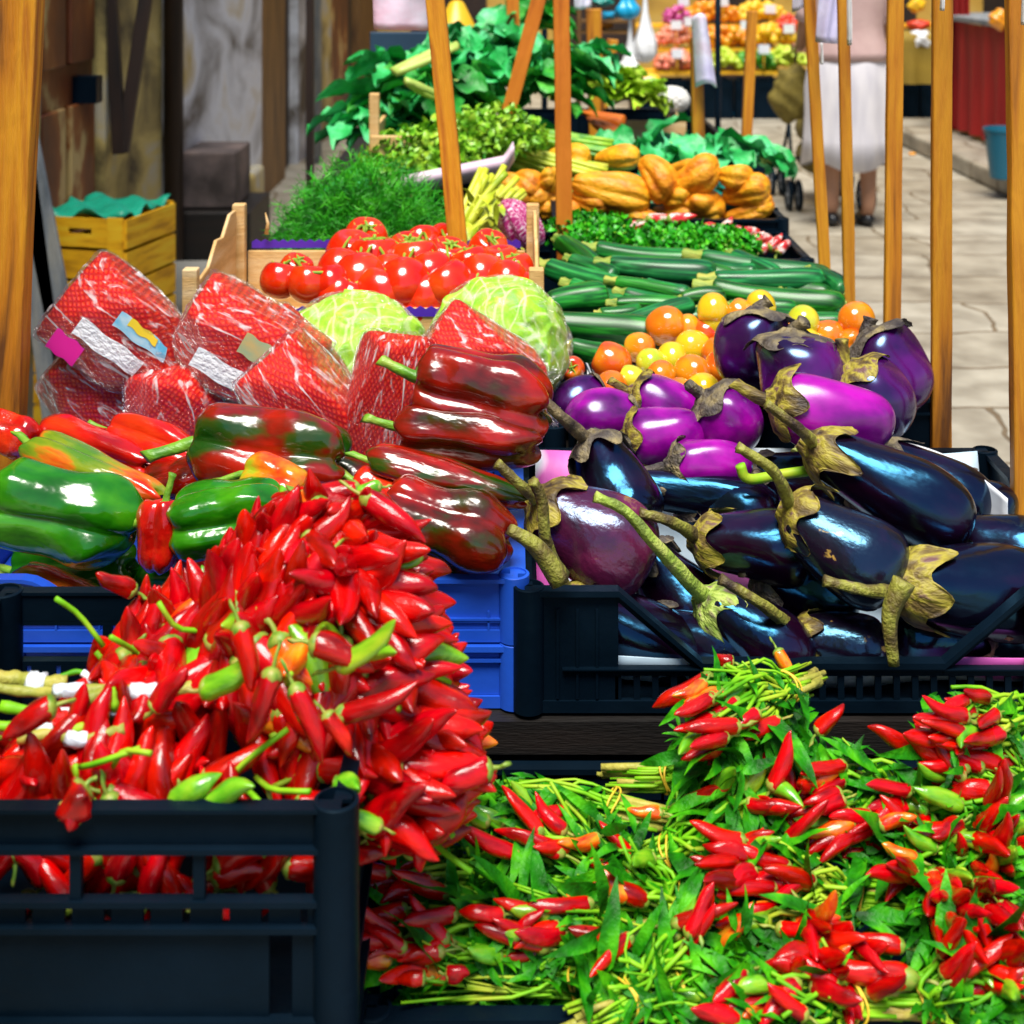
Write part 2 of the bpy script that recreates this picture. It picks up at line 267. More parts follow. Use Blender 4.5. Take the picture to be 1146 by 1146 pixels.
# wrapped-bag red net with a fine diamond mesh
def net_mat():
    m = bpy.data.materials.new('red_net'); m.use_nodes = True; nt = m.node_tree; N = nt.nodes; L = nt.links; b = N['Principled BSDF']
    tc = N.new('ShaderNodeTexCoord'); mx = None
    nz = N.new('ShaderNodeTexNoise'); nz.inputs['Scale'].default_value = 2.0; L.new(tc.outputs['Object'], nz.inputs['Vector'])
    ad = N.new('ShaderNodeVectorMath'); ad.operation = 'MULTIPLY_ADD'; ad.inputs[1].default_value = (.12,.12,.12); L.new(nz.outputs['Color'], ad.inputs[0]); L.new(tc.outputs['Object'], ad.inputs[2])
    outs = []
    for rot in ((0,.785,0),(0,-.785,0)):
        mp = N.new('ShaderNodeMapping'); mp.inputs['Rotation'].default_value = rot; L.new(ad.outputs[0], mp.inputs['Vector'])
        w = N.new('ShaderNodeTexWave'); w.inputs['Scale'].default_value = 3.8; w.inputs['Distortion'].default_value = .4; w.bands_direction = 'X'; L.new(mp.outputs[0], w.inputs['Vector']); outs.append(w.outputs['Fac'])
    mn = N.new('ShaderNodeMath'); mn.operation = 'MULTIPLY'; L.new(outs[0], mn.inputs[0]); L.new(outs[1], mn.inputs[1])
    rp = N.new('ShaderNodeValToRGB'); e = rp.color_ramp.elements; e[0].position = .12; e[0].color = (.55,.0,.002,1); e[1].position = .5; e[1].color = (.78,.045,.012,1); L.new(mn.outputs[0], rp.inputs['Fac'])
    L.new(rp.outputs['Color'], b.inputs['Base Color']); b.inputs['Roughness'].default_value = .5
    bp = N.new('ShaderNodeBump'); bp.inputs['Strength'].default_value = .25; bp.inputs['Distance'].default_value = .01; bp.invert = True; L.new(mn.outputs[0], bp.inputs['Height']); L.new(bp.outputs[0], b.inputs['Normal'])
    n3 = N.new('ShaderNodeTexNoise'); n3.inputs['Scale'].default_value = 3.2; n3.inputs['Detail'].default_value = 4; n3.inputs['Distortion'].default_value = 1.4; L.new(tc.outputs['Object'], n3.inputs['Vector'])
    b3 = N.new('ShaderNodeBump'); b3.inputs['Strength'].default_value = 1.; b3.inputs['Distance'].default_value = .2; L.new(n3.outputs['Fac'], b3.inputs['Height']); b.inputs['Specular IOR Level'].default_value = .15; b.inputs['Coat Weight'].default_value = 1; b.inputs['Coat Roughness'].default_value = .045; b.inputs['Coat IOR'].default_value = 1.7; L.new(b3.outputs[0], b.inputs['Coat Normal'])
    return m
M['net'] = net_mat()
def film_mat(name='clear_film', bs=5, st=(1,1,3), base=.03, tint=(1,1,1), crease_glare=.55):
    m = bpy.data.materials.new(name); m.use_nodes = True; nt = m.node_tree; N = nt.nodes; L = nt.links; N.clear()
    o = N.new('ShaderNodeOutputMaterial'); mix = N.new('ShaderNodeMixShader'); t = N.new('ShaderNodeBsdfTransparent'); g = N.new('ShaderNodeBsdfGlossy'); t.inputs['Color'].default_value = (*tint, 1)
    g.inputs['Roughness'].default_value = .09; g.inputs['Color'].default_value = (1,1,1,1)
    tc = N.new('ShaderNodeTexCoord'); vm = N.new('ShaderNodeVectorMath'); vm.operation = 'MULTIPLY'; vm.inputs[1].default_value = st; L.new(tc.outputs['Object'], vm.inputs[0])
    n = N.new('ShaderNodeTexNoise'); n.inputs['Scale'].default_value = bs; n.inputs['Detail'].default_value = 3; n.inputs['Distortion'].default_value = 1.2; L.new(vm.outputs[0], n.inputs['Vector'])
    bp = N.new('ShaderNodeBump'); bp.inputs['Strength'].default_value = 1.; bp.inputs['Distance'].default_value = .16; L.new(n.outputs['Fac'], bp.inputs['Height']); L.new(bp.outputs[0], g.inputs['Normal'])
    lw = N.new('ShaderNodeLayerWeight'); lw.inputs['Blend'].default_value = .35; mr = N.new('ShaderNodeMapRange'); mr.inputs['To Min'].default_value = base; mr.inputs['To Max'].default_value = .38
    L.new(lw.outputs['Fresnel'], mr.inputs['Value']); L.new(mr.outputs[0], mix.inputs['Fac']); L.new(t.outputs[0], mix.inputs[1]); L.new(g.outputs[0], mix.inputs[2]); 
    df = N.new('ShaderNodeBsdfDiffuse'); df.inputs['Color'].default_value = (.85,.82,.84,1); m2 = N.new('ShaderNodeMixShader')  # diffuse white streaks: whitish creases of the wrap with glare painted in
    n4 = N.new('ShaderNodeTexNoise'); n4.inputs['Scale'].default_value = 1.5; n4.inputs['Detail'].default_value = 5; n4.inputs['Distortion'].default_value = 2.0; v4 = N.new('ShaderNodeVectorMath'); v4.operation = 'MULTIPLY'; v4.inputs[1].default_value = (.7,1,2.3); L.new(tc.outputs['Object'], v4.inputs[0]); L.new(v4.outputs[0], n4.inputs['Vector'])
    r4 = N.new('ShaderNodeMapRange'); r4.inputs['From Min'].default_value = .54; r4.inputs['From Max'].default_value = .68; r4.inputs['To Max'].default_value = crease_glare; L.new(n4.outputs['Fac'], r4.inputs['Value'])
    L.new(r4.outputs[0], m2.inputs['Fac']); L.new(mix.outputs[0], m2.inputs[1]); L.new(df.outputs[0], m2.inputs[2]); L.new(m2.outputs[0], o.inputs['Surface'])
    return m
M['film'] = film_mat()
M['film2'] = film_mat('lettuce_film', 3, (1,1,1.6), .1, crease_glare=.35)
def paving():
    m = bpy.data.materials.new('paving_stone'); m.use_nodes = True; nt = m.node_tree; N = nt.nodes; L = nt.links; b = N['Principled BSDF']
    tc = N.new('ShaderNodeTexCoord'); nz = N.new('ShaderNodeTexNoise'); nz.inputs['Scale'].default_value = 1.6; nz.inputs['Detail'].default_value = 3; L.new(tc.outputs['Object'], nz.inputs['Vector'])
    ad = N.new('ShaderNodeVectorMath'); ad.operation = 'MULTIPLY_ADD'; ad.inputs[1].default_value = (.3,.24,0); L.new(nz.outputs['Color'], ad.inputs[0]); L.new(tc.outputs['Object'], ad.inputs[2])
    br = N.new('ShaderNodeTexBrick'); br.inputs['Scale'].default_value = 1.0; br.inputs['Brick Width'].default_value = .85; br.inputs['Row Height'].default_value = .5; br.offset = .37; br.squash = .7; br.squash_frequency = 3; br.inputs['Mortar Size'].default_value = .011; br.inputs['Mortar Smooth'].default_value = .5
    br.inputs['Color1'].default_value = (.31,.285,.225,1); br.inputs['Color2'].default_value = (.4,.385,.325,1); br.inputs['Mortar'].default_value = (.17,.13,.08,1); L.new(ad.outputs[0], br.inputs['Vector'])
    n2 = N.new('ShaderNodeTexNoise'); n2.inputs['Scale'].default_value = 5; n2.inputs['Detail'].default_value = 9; L.new(tc.outputs['Object'], n2.inputs['Vector'])
    rp = N.new('ShaderNodeValToRGB'); e = rp.color_ramp.elements; e[0].position = .3; e[0].color = (.55,.5,.45,1); e[1].position = .7; e[1].color = (1.15,1.1,1.05,1); L.new(n2.outputs['Fac'], rp.inputs['Fac'])
    mx = N.new('ShaderNodeMix'); mx.data_type = 'RGBA'; mx.blend_type = 'MULTIPLY'; mx.inputs['Factor'].default_value = 1; L.new(br.outputs['Color'], mx.inputs['A']); L.new(rp.outputs['Color'], mx.inputs['B'])
    L.new(mx.outputs['Result'], b.inputs['Base Color']); b.inputs['Roughness'].default_value = .5
    bp = N.new('ShaderNodeBump'); bp.inputs['Strength'].default_value = .7; bp.inputs['Distance'].default_value = .02; bp.invert = True; L.new(br.outputs['Fac'], bp.inputs['Height'])
    b2 = N.new('ShaderNodeBump'); b2.inputs['Strength'].default_value = .35; b2.inputs['Distance'].default_value = .02; L.new(n2.outputs['Fac'], b2.inputs['Height']); L.new(bp.outputs[0], b2.inputs['Normal']); L.new(b2.outputs[0], b.inputs['Normal'])
    return m
M['paving'] = paving()
# ------------------------------------------------------------------ light
w = bpy.data.worlds.new('World'); scene.world = w; w.use_nodes = True
sk = w.node_tree.nodes.new('ShaderNodeTexSky'); sk.sky_type = 'NISHITA'; sk.sun_disc = False
SUN_EL, SUN_AZ = 68, 188          # azimuth measured from +Y towards +X: the sun stands behind the stall, left of the view
sk.sun_elevation = R(SUN_EL); sk.sun_rotation = R(SUN_AZ)
bg = w.node_tree.nodes['Background']; w.node_tree.links.new(sk.outputs[0], bg.inputs['Color']); bg.inputs['Strength'].default_value = .065; sk.dust_density = 0.2; sk.ozone_density = 3.0; sk.air_density = 1.3
sd = bpy.data.lights.new('sun', 'SUN'); sd.energy = 3.4; sd.angle = R(30); sd.color = (1,.95,.86)
so = bpy.data.objects.new('sun', sd); COL.objects.link(so)
sv = Vector((math.sin(R(SUN_AZ))*math.cos(R(SUN_EL)), math.cos(R(SUN_AZ))*math.cos(R(SUN_EL)), math.sin(R(SUN_EL))))
so.rotation_euler = sv.to_track_quat('Z', 'Y').to_euler()
vs = scene.view_settings; vs.view_transform = 'Standard'; vs.look = 'None'; vs.gamma = 1; vs.exposure = 1.0; scene.cycles.diffuse_bounces = 2; scene.cycles.max_bounces = 8
# ================================================================== SETTING
g = MB().box(-30, 30, -8, 60, -.3, 0).mesh('street_paving', M['paving'], smooth=False); struct('street_paving', g)
sw = MB().box(3.17, 9, 2.0, 12.5, .004, .13).mesh('pavement', M['paving'], smooth=False); bevel(struct('pavement', sw), .02)
# left facade, running into the depth at x = -1.6
fac = thing('old_building', 'weathered old building with stained plaster and brown timber doorways along the left side', 'building')
XW = -1.6
def wY(px): return -XW*F/(573-px)
def wall_piece(name, a, b, mat, d=0., z0=0., z1=5.2, label=None, par=None):
    o = obj(name, MB().box(XW-.35, XW+d, wY(a) if a > -900 else 1.0, wY(b), z0, z1).mesh(name, M[mat], smooth=False), par or fac)
    if label: o['label'] = label
    return o
obj('wall', MB().box(XW-.6, XW-.06, -4, 30, 0, 5.4).mesh('wall', M['plaster2'], smooth=False), fac)
wall_piece('wall', 8, 45, 'plaster2', 0)
d1 = wall_piece('door', 45, 112, 'door', -.03, 0, 3.0, 'dark brown painted door leaf with peeling marks')
mb = MB()
for (a, b_) in ((49, 76), (82, 108)):
    for z0, z1 in ((.25, 1.0), (1.15, 2.6)): mb.box(XW-.03, XW-.005, wY(a), wY(b_), z0, z1)
bevel(obj('door_panel', mb.mesh('door_panel', M['door'], smooth=False), d1), .008)
obj('handle', MB().box(XW-.03, XW+.06, wY(90), wY(97), 1.0, 1.1).mesh('handle', M['blk'], smooth=False), d1)
wall_piece('pilaster', 112, 176, 'plaster2', .02)
c = MB(); c.box(XW-.3, XW+.08, wY(181), wY(280), 0, 5.2); bevel(obj('pilaster', c.mesh('pilaster', M['plaster'], smooth=False), fac), .05, 4)
c = MB(); c.box(XW-.3, XW+.14, wY(186), wY(270), 0, .32); bevel(obj('plinth', c.mesh('plinth', M['plaster2'], smooth=False), fac), .03, 3)
for a, b_, mt, d in ((281, 316, 'bwood', .02), (317, 331, 'dwood', -.05), (332, 344, 'plaster', .01), (345, 367, 'plaster2', .03), (368, 389, 'door', 0), (390, 399, 'dwood', -.05), (400, 420, 'bwood', .02)):
    wall_piece('timber_panel' if 'wood' in mt or mt == 'door' else 'wall_strip', a, b_, mt, d)
obj('drain_pipe', MB().sweep([(XW+.12, wY(333), 0), (XW+.12, wY(333), 5)], .06, 12).mesh('drain_pipe', M['grey_board']), fac)
obj('drain_pipe', MB().sweep([(XW+.07, wY(177), 0), (XW+.07, wY(177), 5)], .045, 12).mesh('drain_pipe', M['dwood']), fac)
# things leaning on or lying by the facade
def lean(name, label, cat, a, b, w, h, mat, group=None):
    o = obj(name, MB().bar(a, b, w, h).mesh(name, M[mat], smooth=False)); bevel(o, .004); return tag(o, label, cat, group)
lean('leaning_board', 'thin dark brown batten leaning to the right beside the brown door', 'board', P(119, -90, 5.6), P(134, 172, 5.6), .05, .04, 'dwood', 'dark battens leaning on the facade')
lean('leaning_board', 'thin dark brown batten tilted to meet the other one in a narrow V', 'board', P(172, -60, 5.65), P(137, 170, 5.6), .05, .04, 'dwood', 'dark battens leaning on the facade')
for k, (x0, x1, xb, l) in enumerate(((34, 50, 92, 'weathered grey plank leaning by the yellow crates, nearer of two'), (22, 30, 64, 'weathered grey plank leaning by the yellow crates, the one nearer the timber post'))):
    A_, B_ = P(x0, 190-200*k*.2, 4.25), P(xb+8, 530, 4.25)
    lean('grey_plank', l, 'plank', A_+(A_-B_)*.5, B_, .085, .02, 'grey_board', 'grey planks by the crates')
bx = MB(); bx.box(-1.55, -1.28, 6.6, 7.0, .38, .64); o = bevel(obj('cardboard_box', bx.mesh('cardboard_box', M['cardboard'], smooth=False)), .01); tag(o, 'greyish closed cardboard box standing in front of the pale pilaster', 'box')
bx = MB(); bx.box(-1.56, -1.2, 6.55, 7.1, .05, .375); bx.box(-1.56, -1.5, 6.55, 6.6, 0, .05); bx.box(-1.26, -1.2, 6.55, 6.6, 0, .05); bx.box(-1.56, -1.5, 7.05, 7.1, 0, .05); bx.box(-1.26, -1.2, 7.05, 7.1, 0, .05)
o = bevel(obj('wooden_chest', bx.mesh('wooden_chest', M['dark_wood'], smooth=False)), .01); tag(o, 'low dark wooden chest under the grey cardboard box', 'chest')
def poly_rock(c, s, seed, mat, name, label, cat):
    r = random.Random(seed); pl = [Vector((r.gauss(0,1), r.gauss(0,1), r.gauss(0,1))).normalized() for _ in range(14)]; ds = [r.uniform(.8, 1.05) for _ in pl]
    v, f = ico(4); out = []
    for p in v:
        d = Vector(p).normalized(); k = sum(max(0, d.dot(n))**10/dd**10 for n, dd in zip(pl, ds)); rr = min(1.2, (k+1e-6)**(-.1)); out.append((d.x*rr*s[0], d.y*rr*s[1], d.z*rr*s[2]))
    return tag(obj(name, MB().add(out, f).mesh(name, M[mat]), None, Matrix.Translation(c)), label, cat)
def ico(n):
    b = bmesh.new(); bmesh.ops.create_icosphere(b, subdivisions=n, radius=1); v = [tuple(x.co) for x in b.verts]; f = [tuple(y.index for y in x.verts) for x in b.faces]; b.free(); return v, f
poly_rock((-1.28, 5.7, .16), (.22,.16,.17), 3, 'rock', 'boulder', 'rounded grey boulder on the ground behind the yellow crates', 'rock')
# stack of yellow wooden crates at left
def yellow_crate(c, label):
    t = thing('wooden_crate', label, 'crate', Matrix.Translation(c) @ Matrix.Rotation(R(-14), 4, 'Z'), 'yellow wooden crates stacked by the wall')
    W, D, hh = .31, .32, .20
    for nm, y0 in (('side_panel', -D/2), ('side_panel', D/2-.008)):
        m_ = MB()
        if y0 < 0:
            m_.box(-W/2, W/2, y0, y0+.008, .0, .088); m_.box(-W/2, -.04, y0, y0+.008, .1, .19); m_.box(.04, W/2, y0, y0+.008, .1, .19); m_.box(-.04, .04, y0, y0+.008, .1, .14); m_.box(-.04, .04, y0, y0+.008, .158, .19)
        else: m_.box(-W/2, W/2, y0, y0+.008, 0, .088); m_.box(-W/2, W/2, y0, y0+.008, .1, .19)
        obj(nm, m_.mesh(nm, M['yellow_wood'], smooth=False), t)
    for x0 in (-W/2-.008, W/2):
        m_ = MB(); m_.box(x0, x0+.008, -D/2, D/2, 0, .088); m_.box(x0, x0+.008, -D/2, D/2, .1, .19); obj('end_panel', m_.mesh('end_panel', M['yellow_wood'], smooth=False), t)
    for sx in (-1, 1):
        for sy in (-1, 1):
            m_ = MB(); xx = sx*(W/2-.03); m_.box(xx-.026, xx+.026, sy*(D/2+.004)-.004, sy*(D/2+.004)+.004, 0, .196); obj('corner_batten', m_.mesh('corner_batten', M['yellow_wood'], smooth=False), t)
    m_ = MB().box(-W/2+.002, W/2-.002, -D/2+.01, D/2-.01, .002, .012); obj('base', m_.mesh('base', M['yellow_wood'], smooth=False), t)
    return t
cc = P(112, 235, 4.55)
for k, l in enumerate(('yellow wooden crate at the top of the stack with teal sheeting sticking out', 'yellow wooden crate second from the top of the stack by the wall', 'yellow wooden crate third from the top of the stack', 'yellow wooden crate low in the stack, above the ground one', 'yellow wooden crate at the bottom of the stack on the paving')):
    yellow_crate((cc.x, 4.62, cc.z-.2-.2*k), l)
mb = MB(); n = 14
vv = [(-.15+.3*i/(n-1), -.15+.3*j/(n-1), .0+.012*math.sin(i*1.1+j)+.012*math.sin(j*1.7-i*.6)) for j in range(n) for i in range(n)]
mb.add(vv, [(j*n+i, j*n+i+1, (j+1)*n+i+1, (j+1)*n+i) for j in range(n-1) for i in range(n-1)])
o = obj('plastic_sheet', mb.mesh('plastic_sheet', M['tealsheet']), None, Matrix.Translation((cc.x+.0, 4.62, cc.z+.0)) @ Matrix.Rotation(R(-14), 4, 'Z')); o.modifiers.new('s', 'SOLIDIFY').thickness = .002
tag(o, 'crumpled teal plastic sheet bunched on top of the yellow crate stack', 'plastic sheet')
# far end wall and right-hand building
eb = thing('ochre_building', 'ochre rendered building closing the far end of the market street', 'building')
obj('wall', MB().box(-8, 12, 17.0, 17.6, 0, 6).mesh('wall', M['ochre'], smooth=False), eb)
for k in range(5): obj('doorway', MB().box(-1.2+k*1.7, -.3+k*1.7, 16.97, 17.02, 0, 2.3).mesh('doorway', M['dwood'], smooth=False), eb)
rb = thing('right_building', 'shadowed building behind the red draped stall at right', 'building')
obj('wall', MB().box(6.0, 6.6, 3, 17, 0, 6).mesh('wall', M['ochre'], smooth=False), rb)
for k in range(4): obj('shutter', MB().box(5.96, 6.01, 4.5+k*3, 6.3+k*3, .1, 2.6).mesh('shutter', M['door'], smooth=False), rb)
# ================================================================== STALL TABLE
tb = thing('market_table', 'long dark wooden table carrying the produce crates down the middle', 'table', (0, 1.43, 0))
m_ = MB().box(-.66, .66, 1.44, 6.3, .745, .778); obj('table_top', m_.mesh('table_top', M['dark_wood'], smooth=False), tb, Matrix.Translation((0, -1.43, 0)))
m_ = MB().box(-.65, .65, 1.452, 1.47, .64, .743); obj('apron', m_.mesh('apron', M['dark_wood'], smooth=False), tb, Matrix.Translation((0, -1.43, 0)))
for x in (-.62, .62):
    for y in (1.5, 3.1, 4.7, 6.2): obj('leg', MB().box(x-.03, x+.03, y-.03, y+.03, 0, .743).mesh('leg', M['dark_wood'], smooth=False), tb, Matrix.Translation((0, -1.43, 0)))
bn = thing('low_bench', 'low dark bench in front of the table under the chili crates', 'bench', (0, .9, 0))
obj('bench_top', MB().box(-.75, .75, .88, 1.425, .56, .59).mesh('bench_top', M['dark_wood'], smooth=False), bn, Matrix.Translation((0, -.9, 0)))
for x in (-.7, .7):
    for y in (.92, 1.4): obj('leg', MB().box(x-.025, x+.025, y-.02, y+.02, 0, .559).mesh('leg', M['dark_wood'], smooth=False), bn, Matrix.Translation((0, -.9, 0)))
# ================================================================== CRATES
def T(*a): return Matrix.Translation(a)
def crate(label, x0, x1, y0, y1, z0, z1, mat, style='slat', rim=.012, group='plastic produce crates', name='plastic_crate', fstyle=None, low=None, rot=0):
    """plastic crate: four walls with rim, ribs and openings, corner sockets, grid floor"""
    cx, cy = (x0+x1)/2, (y0+y1)/2; t = thing(name, label, 'crate', Matrix.Translation((cx, cy, z0)) @ Matrix.Rotation(R(rot), 4, 'Z'), group)
    W, D, h = (x1-x0)/2, (y1-y0)/2, z1-z0; mt = M[mat]
    def wall(L, Mx, st):
        m = MB(); n = max(3, int(L/.035)); th = .004
        bx = lambda a, b, c, d, e=0., f=None: m.box(a, b, e, (th if f is None else f), c, d, 0, Mx)
        bx(-L, L, 0, .012, -.003)                                        # foot rail
        if st == 'panel':
            bx(-L, L, .0125, h-.006, 0); bx(-L, L, h-.0055, h, -.008, .008); bx(-L, L, h*.78-.003, h*.78, -.005)
            for i in range(n): bx(-L+2*L*i/(n-1)-.0015 if i else -L, -L+2*L*i/(n-1)+.0015, .0128, h-.0062, -.004)
        elif st == 'slat':
            bx(-L, L, h-.022, h-.003, 0); bx(-L, L, h-.0028, h, -.009, .008); bx(-L, L, h*.5-.004, h*.5+.004, -.003)
            for i in range(n+1):
                x = -L+2*L*i/n; bx(x-.004, x+.004, .0125, h*.5-.0045); bx(x-.004, x+.004, h*.5+.0045, h-.0225)
        elif st == 'chili':     # front of the chili crate: three wide windows, a ladder of small slots, a blank board
            bx(-L, L, h-.027, h-.003, 0); bx(-L, L, h-.0028, h, -.007, .006); bx(-L, L, h-.031, h-.0275, -.007)
            bx(-L, L, h-.068, h-.064, -.006); bx(-L, L, h-.086, h-.082, -.006)
            nn = 4
            for i in range(1, nn*2+1):
                x = -L+2*L*i/(nn*2+.3); bx(x-.004, x+.004, h-.0638, h-.0312, -.003) if i % 2 == 0 else None
            k = int(2*L/.026)
            for i in range(k): bx(-L+2*L*i/k+.004, -L+2*L*(i+1)/k-.001, h-.0818, h-.0682)
            bx(-L, L-.05, .0125, h-.0862, .001); bx(L-.034, L-.002, .0125, h-.0862, .001); bx(-L, L, .018, .023, -.005)
        elif st == 'vee':       # low-fronted crate: high corners, sloping rim, slotted lower half
            lo = low; c = .095; s = .085
            path = [(-L, h), (-L+c, h), (-L+c+s, lo), (L-c-s, lo), (L-c, h), (L, h)]
            for (a, b) in zip(path[:-1], path[1:]):
                m.prism([(a[0], a[1]-.006), (b[0], b[1]-.006), (b[0], b[1]), (a[0], a[1])], Mx @ T(0, -.007, 0), .015)
                if a[1] != b[1]: m.prism([(a[0], a[1]-.014), (b[0], b[1]-.014), (b[0], b[1]-.0062), (a[0], a[1]-.0062)], Mx @ T(0, -.001, 0), .005)
            for sg in (-1, 1):
                m.prism([(sg*L, .0125), (sg*(L-c), .0125), (sg*(L-c), h-.0065), (sg*L, h-.0065)], Mx, th)
                for k in range(4): m.prism([(sg*(L-.012-.02*k), .014), (sg*(L-.0145-.02*k), .014), (sg*(L-.0145-.02*k), h-.02), (sg*(L-.012-.02*k), h-.02)], Mx @ T(0, -.003, 0), .0028)
            bx(-L+c*.4, L-c*.4, lo-.008, lo-.0065, -.006); bx(-L+c, L-c, lo-.016, lo-.0085, 0)
            n2 = int((2*L-2*c)/.0185)
            for i in range(n2+1):
                x = -L+c+(2*L-2*c)*i/n2; bx(x-.0032, x+.0032, .0125, lo-.0165)
        elif st == 'dip':       # blue crate front: high corners with a wide curved dip
            lo = low; c = .085; K = 14
            top = [(-L, h), (-L+c, h)]+[(-L+c+.05*(1-math.cos(math.pi*.5*k/6)) if 0 else -L+c+.07*k/6, lo+(h-lo)*(.5+.5*math.cos(math.pi*k/6))) for k in range(1, 7)]
            top += [(-a, b) for a, b in reversed(top)]
            for (a, b) in zip(top[:-1], top[1:]):
                m.prism([(a[0], .0125), (b[0], .0125), (b[0], b[1]-.004), (a[0], a[1]-.004)], Mx, th)
                m.prism([(a[0], a[1]-.004), (b[0], b[1]-.004), (b[0], b[1]), (a[0], a[1])], Mx @ T(0, -.009, 0), .015)
            bx(-L, L, lo*.62, lo*.62+.002, -.004); bx(-L, L, .02, .022, -.003)
            for i in range(13): x = -L+.03+(2*L-.06)*i/12; bx(x-.001, x+.001, .0125, lo-.005, -.003)
        return m
    for nm, L, Mx, st in (('front_wall', W, T(0, -D, 0), fstyle or style), ('rear_wall', W, T(0, D, 0) @ Matrix.Rotation(math.pi, 4, 'Z'), fstyle or style),
                          ('side_wall', D-.006, T(-W, 0, 0) @ Matrix.Rotation(-math.pi/2, 4, 'Z'), style), ('side_wall', D-.006, T(W, 0, 0) @ Matrix.Rotation(math.pi/2, 4, 'Z'), style)):
        obj(nm, wall(L, Mx, st).mesh(nm, mt, smooth=False), t)
    for sx in (-1, 1):
        for sy in (-1, 1):
            r = .016; m = MB(); c = (sx*(W-.004), sy*(D-.004)); hh = h+.002
            pts = [(c[0], c[1], .001), (c[0], c[1], hh)]
            prof = [(r, .001), (r, hh-.001), (r-.0015, hh), (r-.003, hh), (r-.0035, hh-.012), (.001, hh-.013)]
            m.revolve(prof, 20, M=T(c[0], c[1], 0)); obj('corner_post', m.mesh('corner_post', mt, auto=35), t)
    m = MB(); m.box(-W+.006, W-.006, -D+.006, D-.006, .003, .008); obj('base', m.mesh('base', mt, smooth=False), t)
    return t
BL, BR, BF, BB = -.47, -.1175, .985, 1.318
crate('black crate heaped with red chilies at the lower left, tall slotted front', BL, BR, BF, BB, .795, .965, 'blk', 'chili', fstyle='chili')
crate('black crate under the heaped red chili crate, mostly below the photo edge', BL, BR, BF, BB, .59, .79, 'blk', 'panel')
crate('low black crate of leafy green and red chili bunches at the lower right', -.112, .50, 1.095, 1.43, .592, .74, 'blk', 'panel')
crate('black low-fronted crate with sloping rim holding the dark aubergines', .013, .618, 1.452, 1.86, .782, .907, 'blk', 'vee', fstyle='vee', low=.052)
crate('upper blue crate with dipped front rim holding the large peppers', -.585, .006, 1.465, 1.87, .8475, .914, 'blu', 'panel', fstyle='dip', low=.036)
crate('lower blue crate supporting the blue pepper crate', -.585, .006, 1.465, 1.87, .78, .845, 'blu', 'panel')
crate('black crate under the small orange tomatoes, its rim showing beside the wrapped lettuce', .10, .60, 1.99, 2.24, .84, .935, 'blk', 'panel')
crate('black crate hidden below the orange tomato crate', .10, .60, 1.99, 2.24, .78, .837, 'blk', 'panel')
crate('black crate holding the front rows of zucchini', .03, .595, 2.27, 2.62, .80, .90, 'blk', 'panel')
crate('black crate holding the rear rows of zucchini', .04, .60, 2.65, 2.99, .80, .905, 'blk', 'panel')
crate('dark crate under the wrapped lettuces and net bags', -.60, .06, 1.895, 2.09, .78, .925, 'blk', 'panel')
crate('black crate of parsley with red and white peppers showing a rim at the street side', .05, .63, 3.03, 3.33, .80, .905, 'blk', 'panel')
crate('dark blue-black crate protruding at the street side behind the parsley crate', .16, .64, 3.36, 3.5, .82, .93, 'blk', 'panel')
crate('teal green crate filled with knobbly orange gourds', .0, .62, 3.52, 3.98, .82, .94, 'teal', 'panel')
crate('black crate below the fennel fronds', -.55, .0, 2.62, 3.0, .78, .93, 'blk', 'panel')
crate('black crate supporting the celery and the pink tray', -.45, .1, 3.05, 3.9, .78, .96, 'blk', 'panel')
crate('dark crate supporting the broad kale leaves near the carrots', .1, .7, 4.02, 4.4, .78, .95, 'blk', 'panel')
crate('dark crate at the back supporting lettuces and white vegetables', .0, .7, 4.45, 5.6, .78, .95, 'blk', 'panel')
# paper liners
def sheet(name, label, cat, mat, fn, nu=24, nv=16, th=.0012, M_=None, group=None):
    v = [fn(i/(nu-1), j/(nv-1)) for j in range(nv) for i in range(nu)]
    o = obj(name, MB().add(v, [(j*nu+i, j*nu+i+1, (j+1)*nu+i+1, (j+1)*nu+i) for j in range(nv-1) for i in range(nu-1)]).mesh(name, M[mat]), None, M_)
    s = o.modifiers.new('s', 'SOLIDIFY'); s.thickness = th; return tag(o, label, cat, group)
def liner_aub(u, v):
    x = lerp(.03, .60, u); y = lerp(1.463, 1.84, v); edge = max(0, .06-min(v, 1-v)*1.0)/.06 if v < .06 or v > .94 else 0
    z = .793+.036*max(0, 1-v/.06)+.12*max(0, (v-.9)/.1)+.004*math.sin(9*u+3*v)
    return (x, y+.004*math.sin(20*u), z)
sheet('crate_liner', 'pale blue and pink paper lining the dark aubergine crate', 'paper liner', 'liner', liner_aub, 40, 30)
def corner_paper(u, v):
    a = P(lerp(1000, 1128, u), lerp(492, 560, u)+v*40-14*math.sin(u*3), 1.84-.18*u); return (a.x, a.y, a.z)
sheet('crate_liner', 'white paper corner sticking up behind the black aubergines at the street side', 'paper liner', 'paper', corner_paper, 20, 8)
def liner_ct(u, v):
    return (lerp(.115, .585, u), lerp(2.0, 2.23, v), .85+.002*math.sin(20*u+7*v)+.07*max(0, 1-u/.06))
sheet('crate_liner', 'white paper lining the small tomato crate', 'paper liner', 'paper', liner_ct)
def liner_pep(u, v): return (lerp(-.575, -.005, u), lerp(1.48, 1.86, v), .8575+.002*math.sin(20*u+7*v)+.012*max(0, 1-v/.05))
if 0: sheet('crate_liner', 'white paper on the floor of the blue pepper crate', 'paper liner', 'paper', liner_pep)
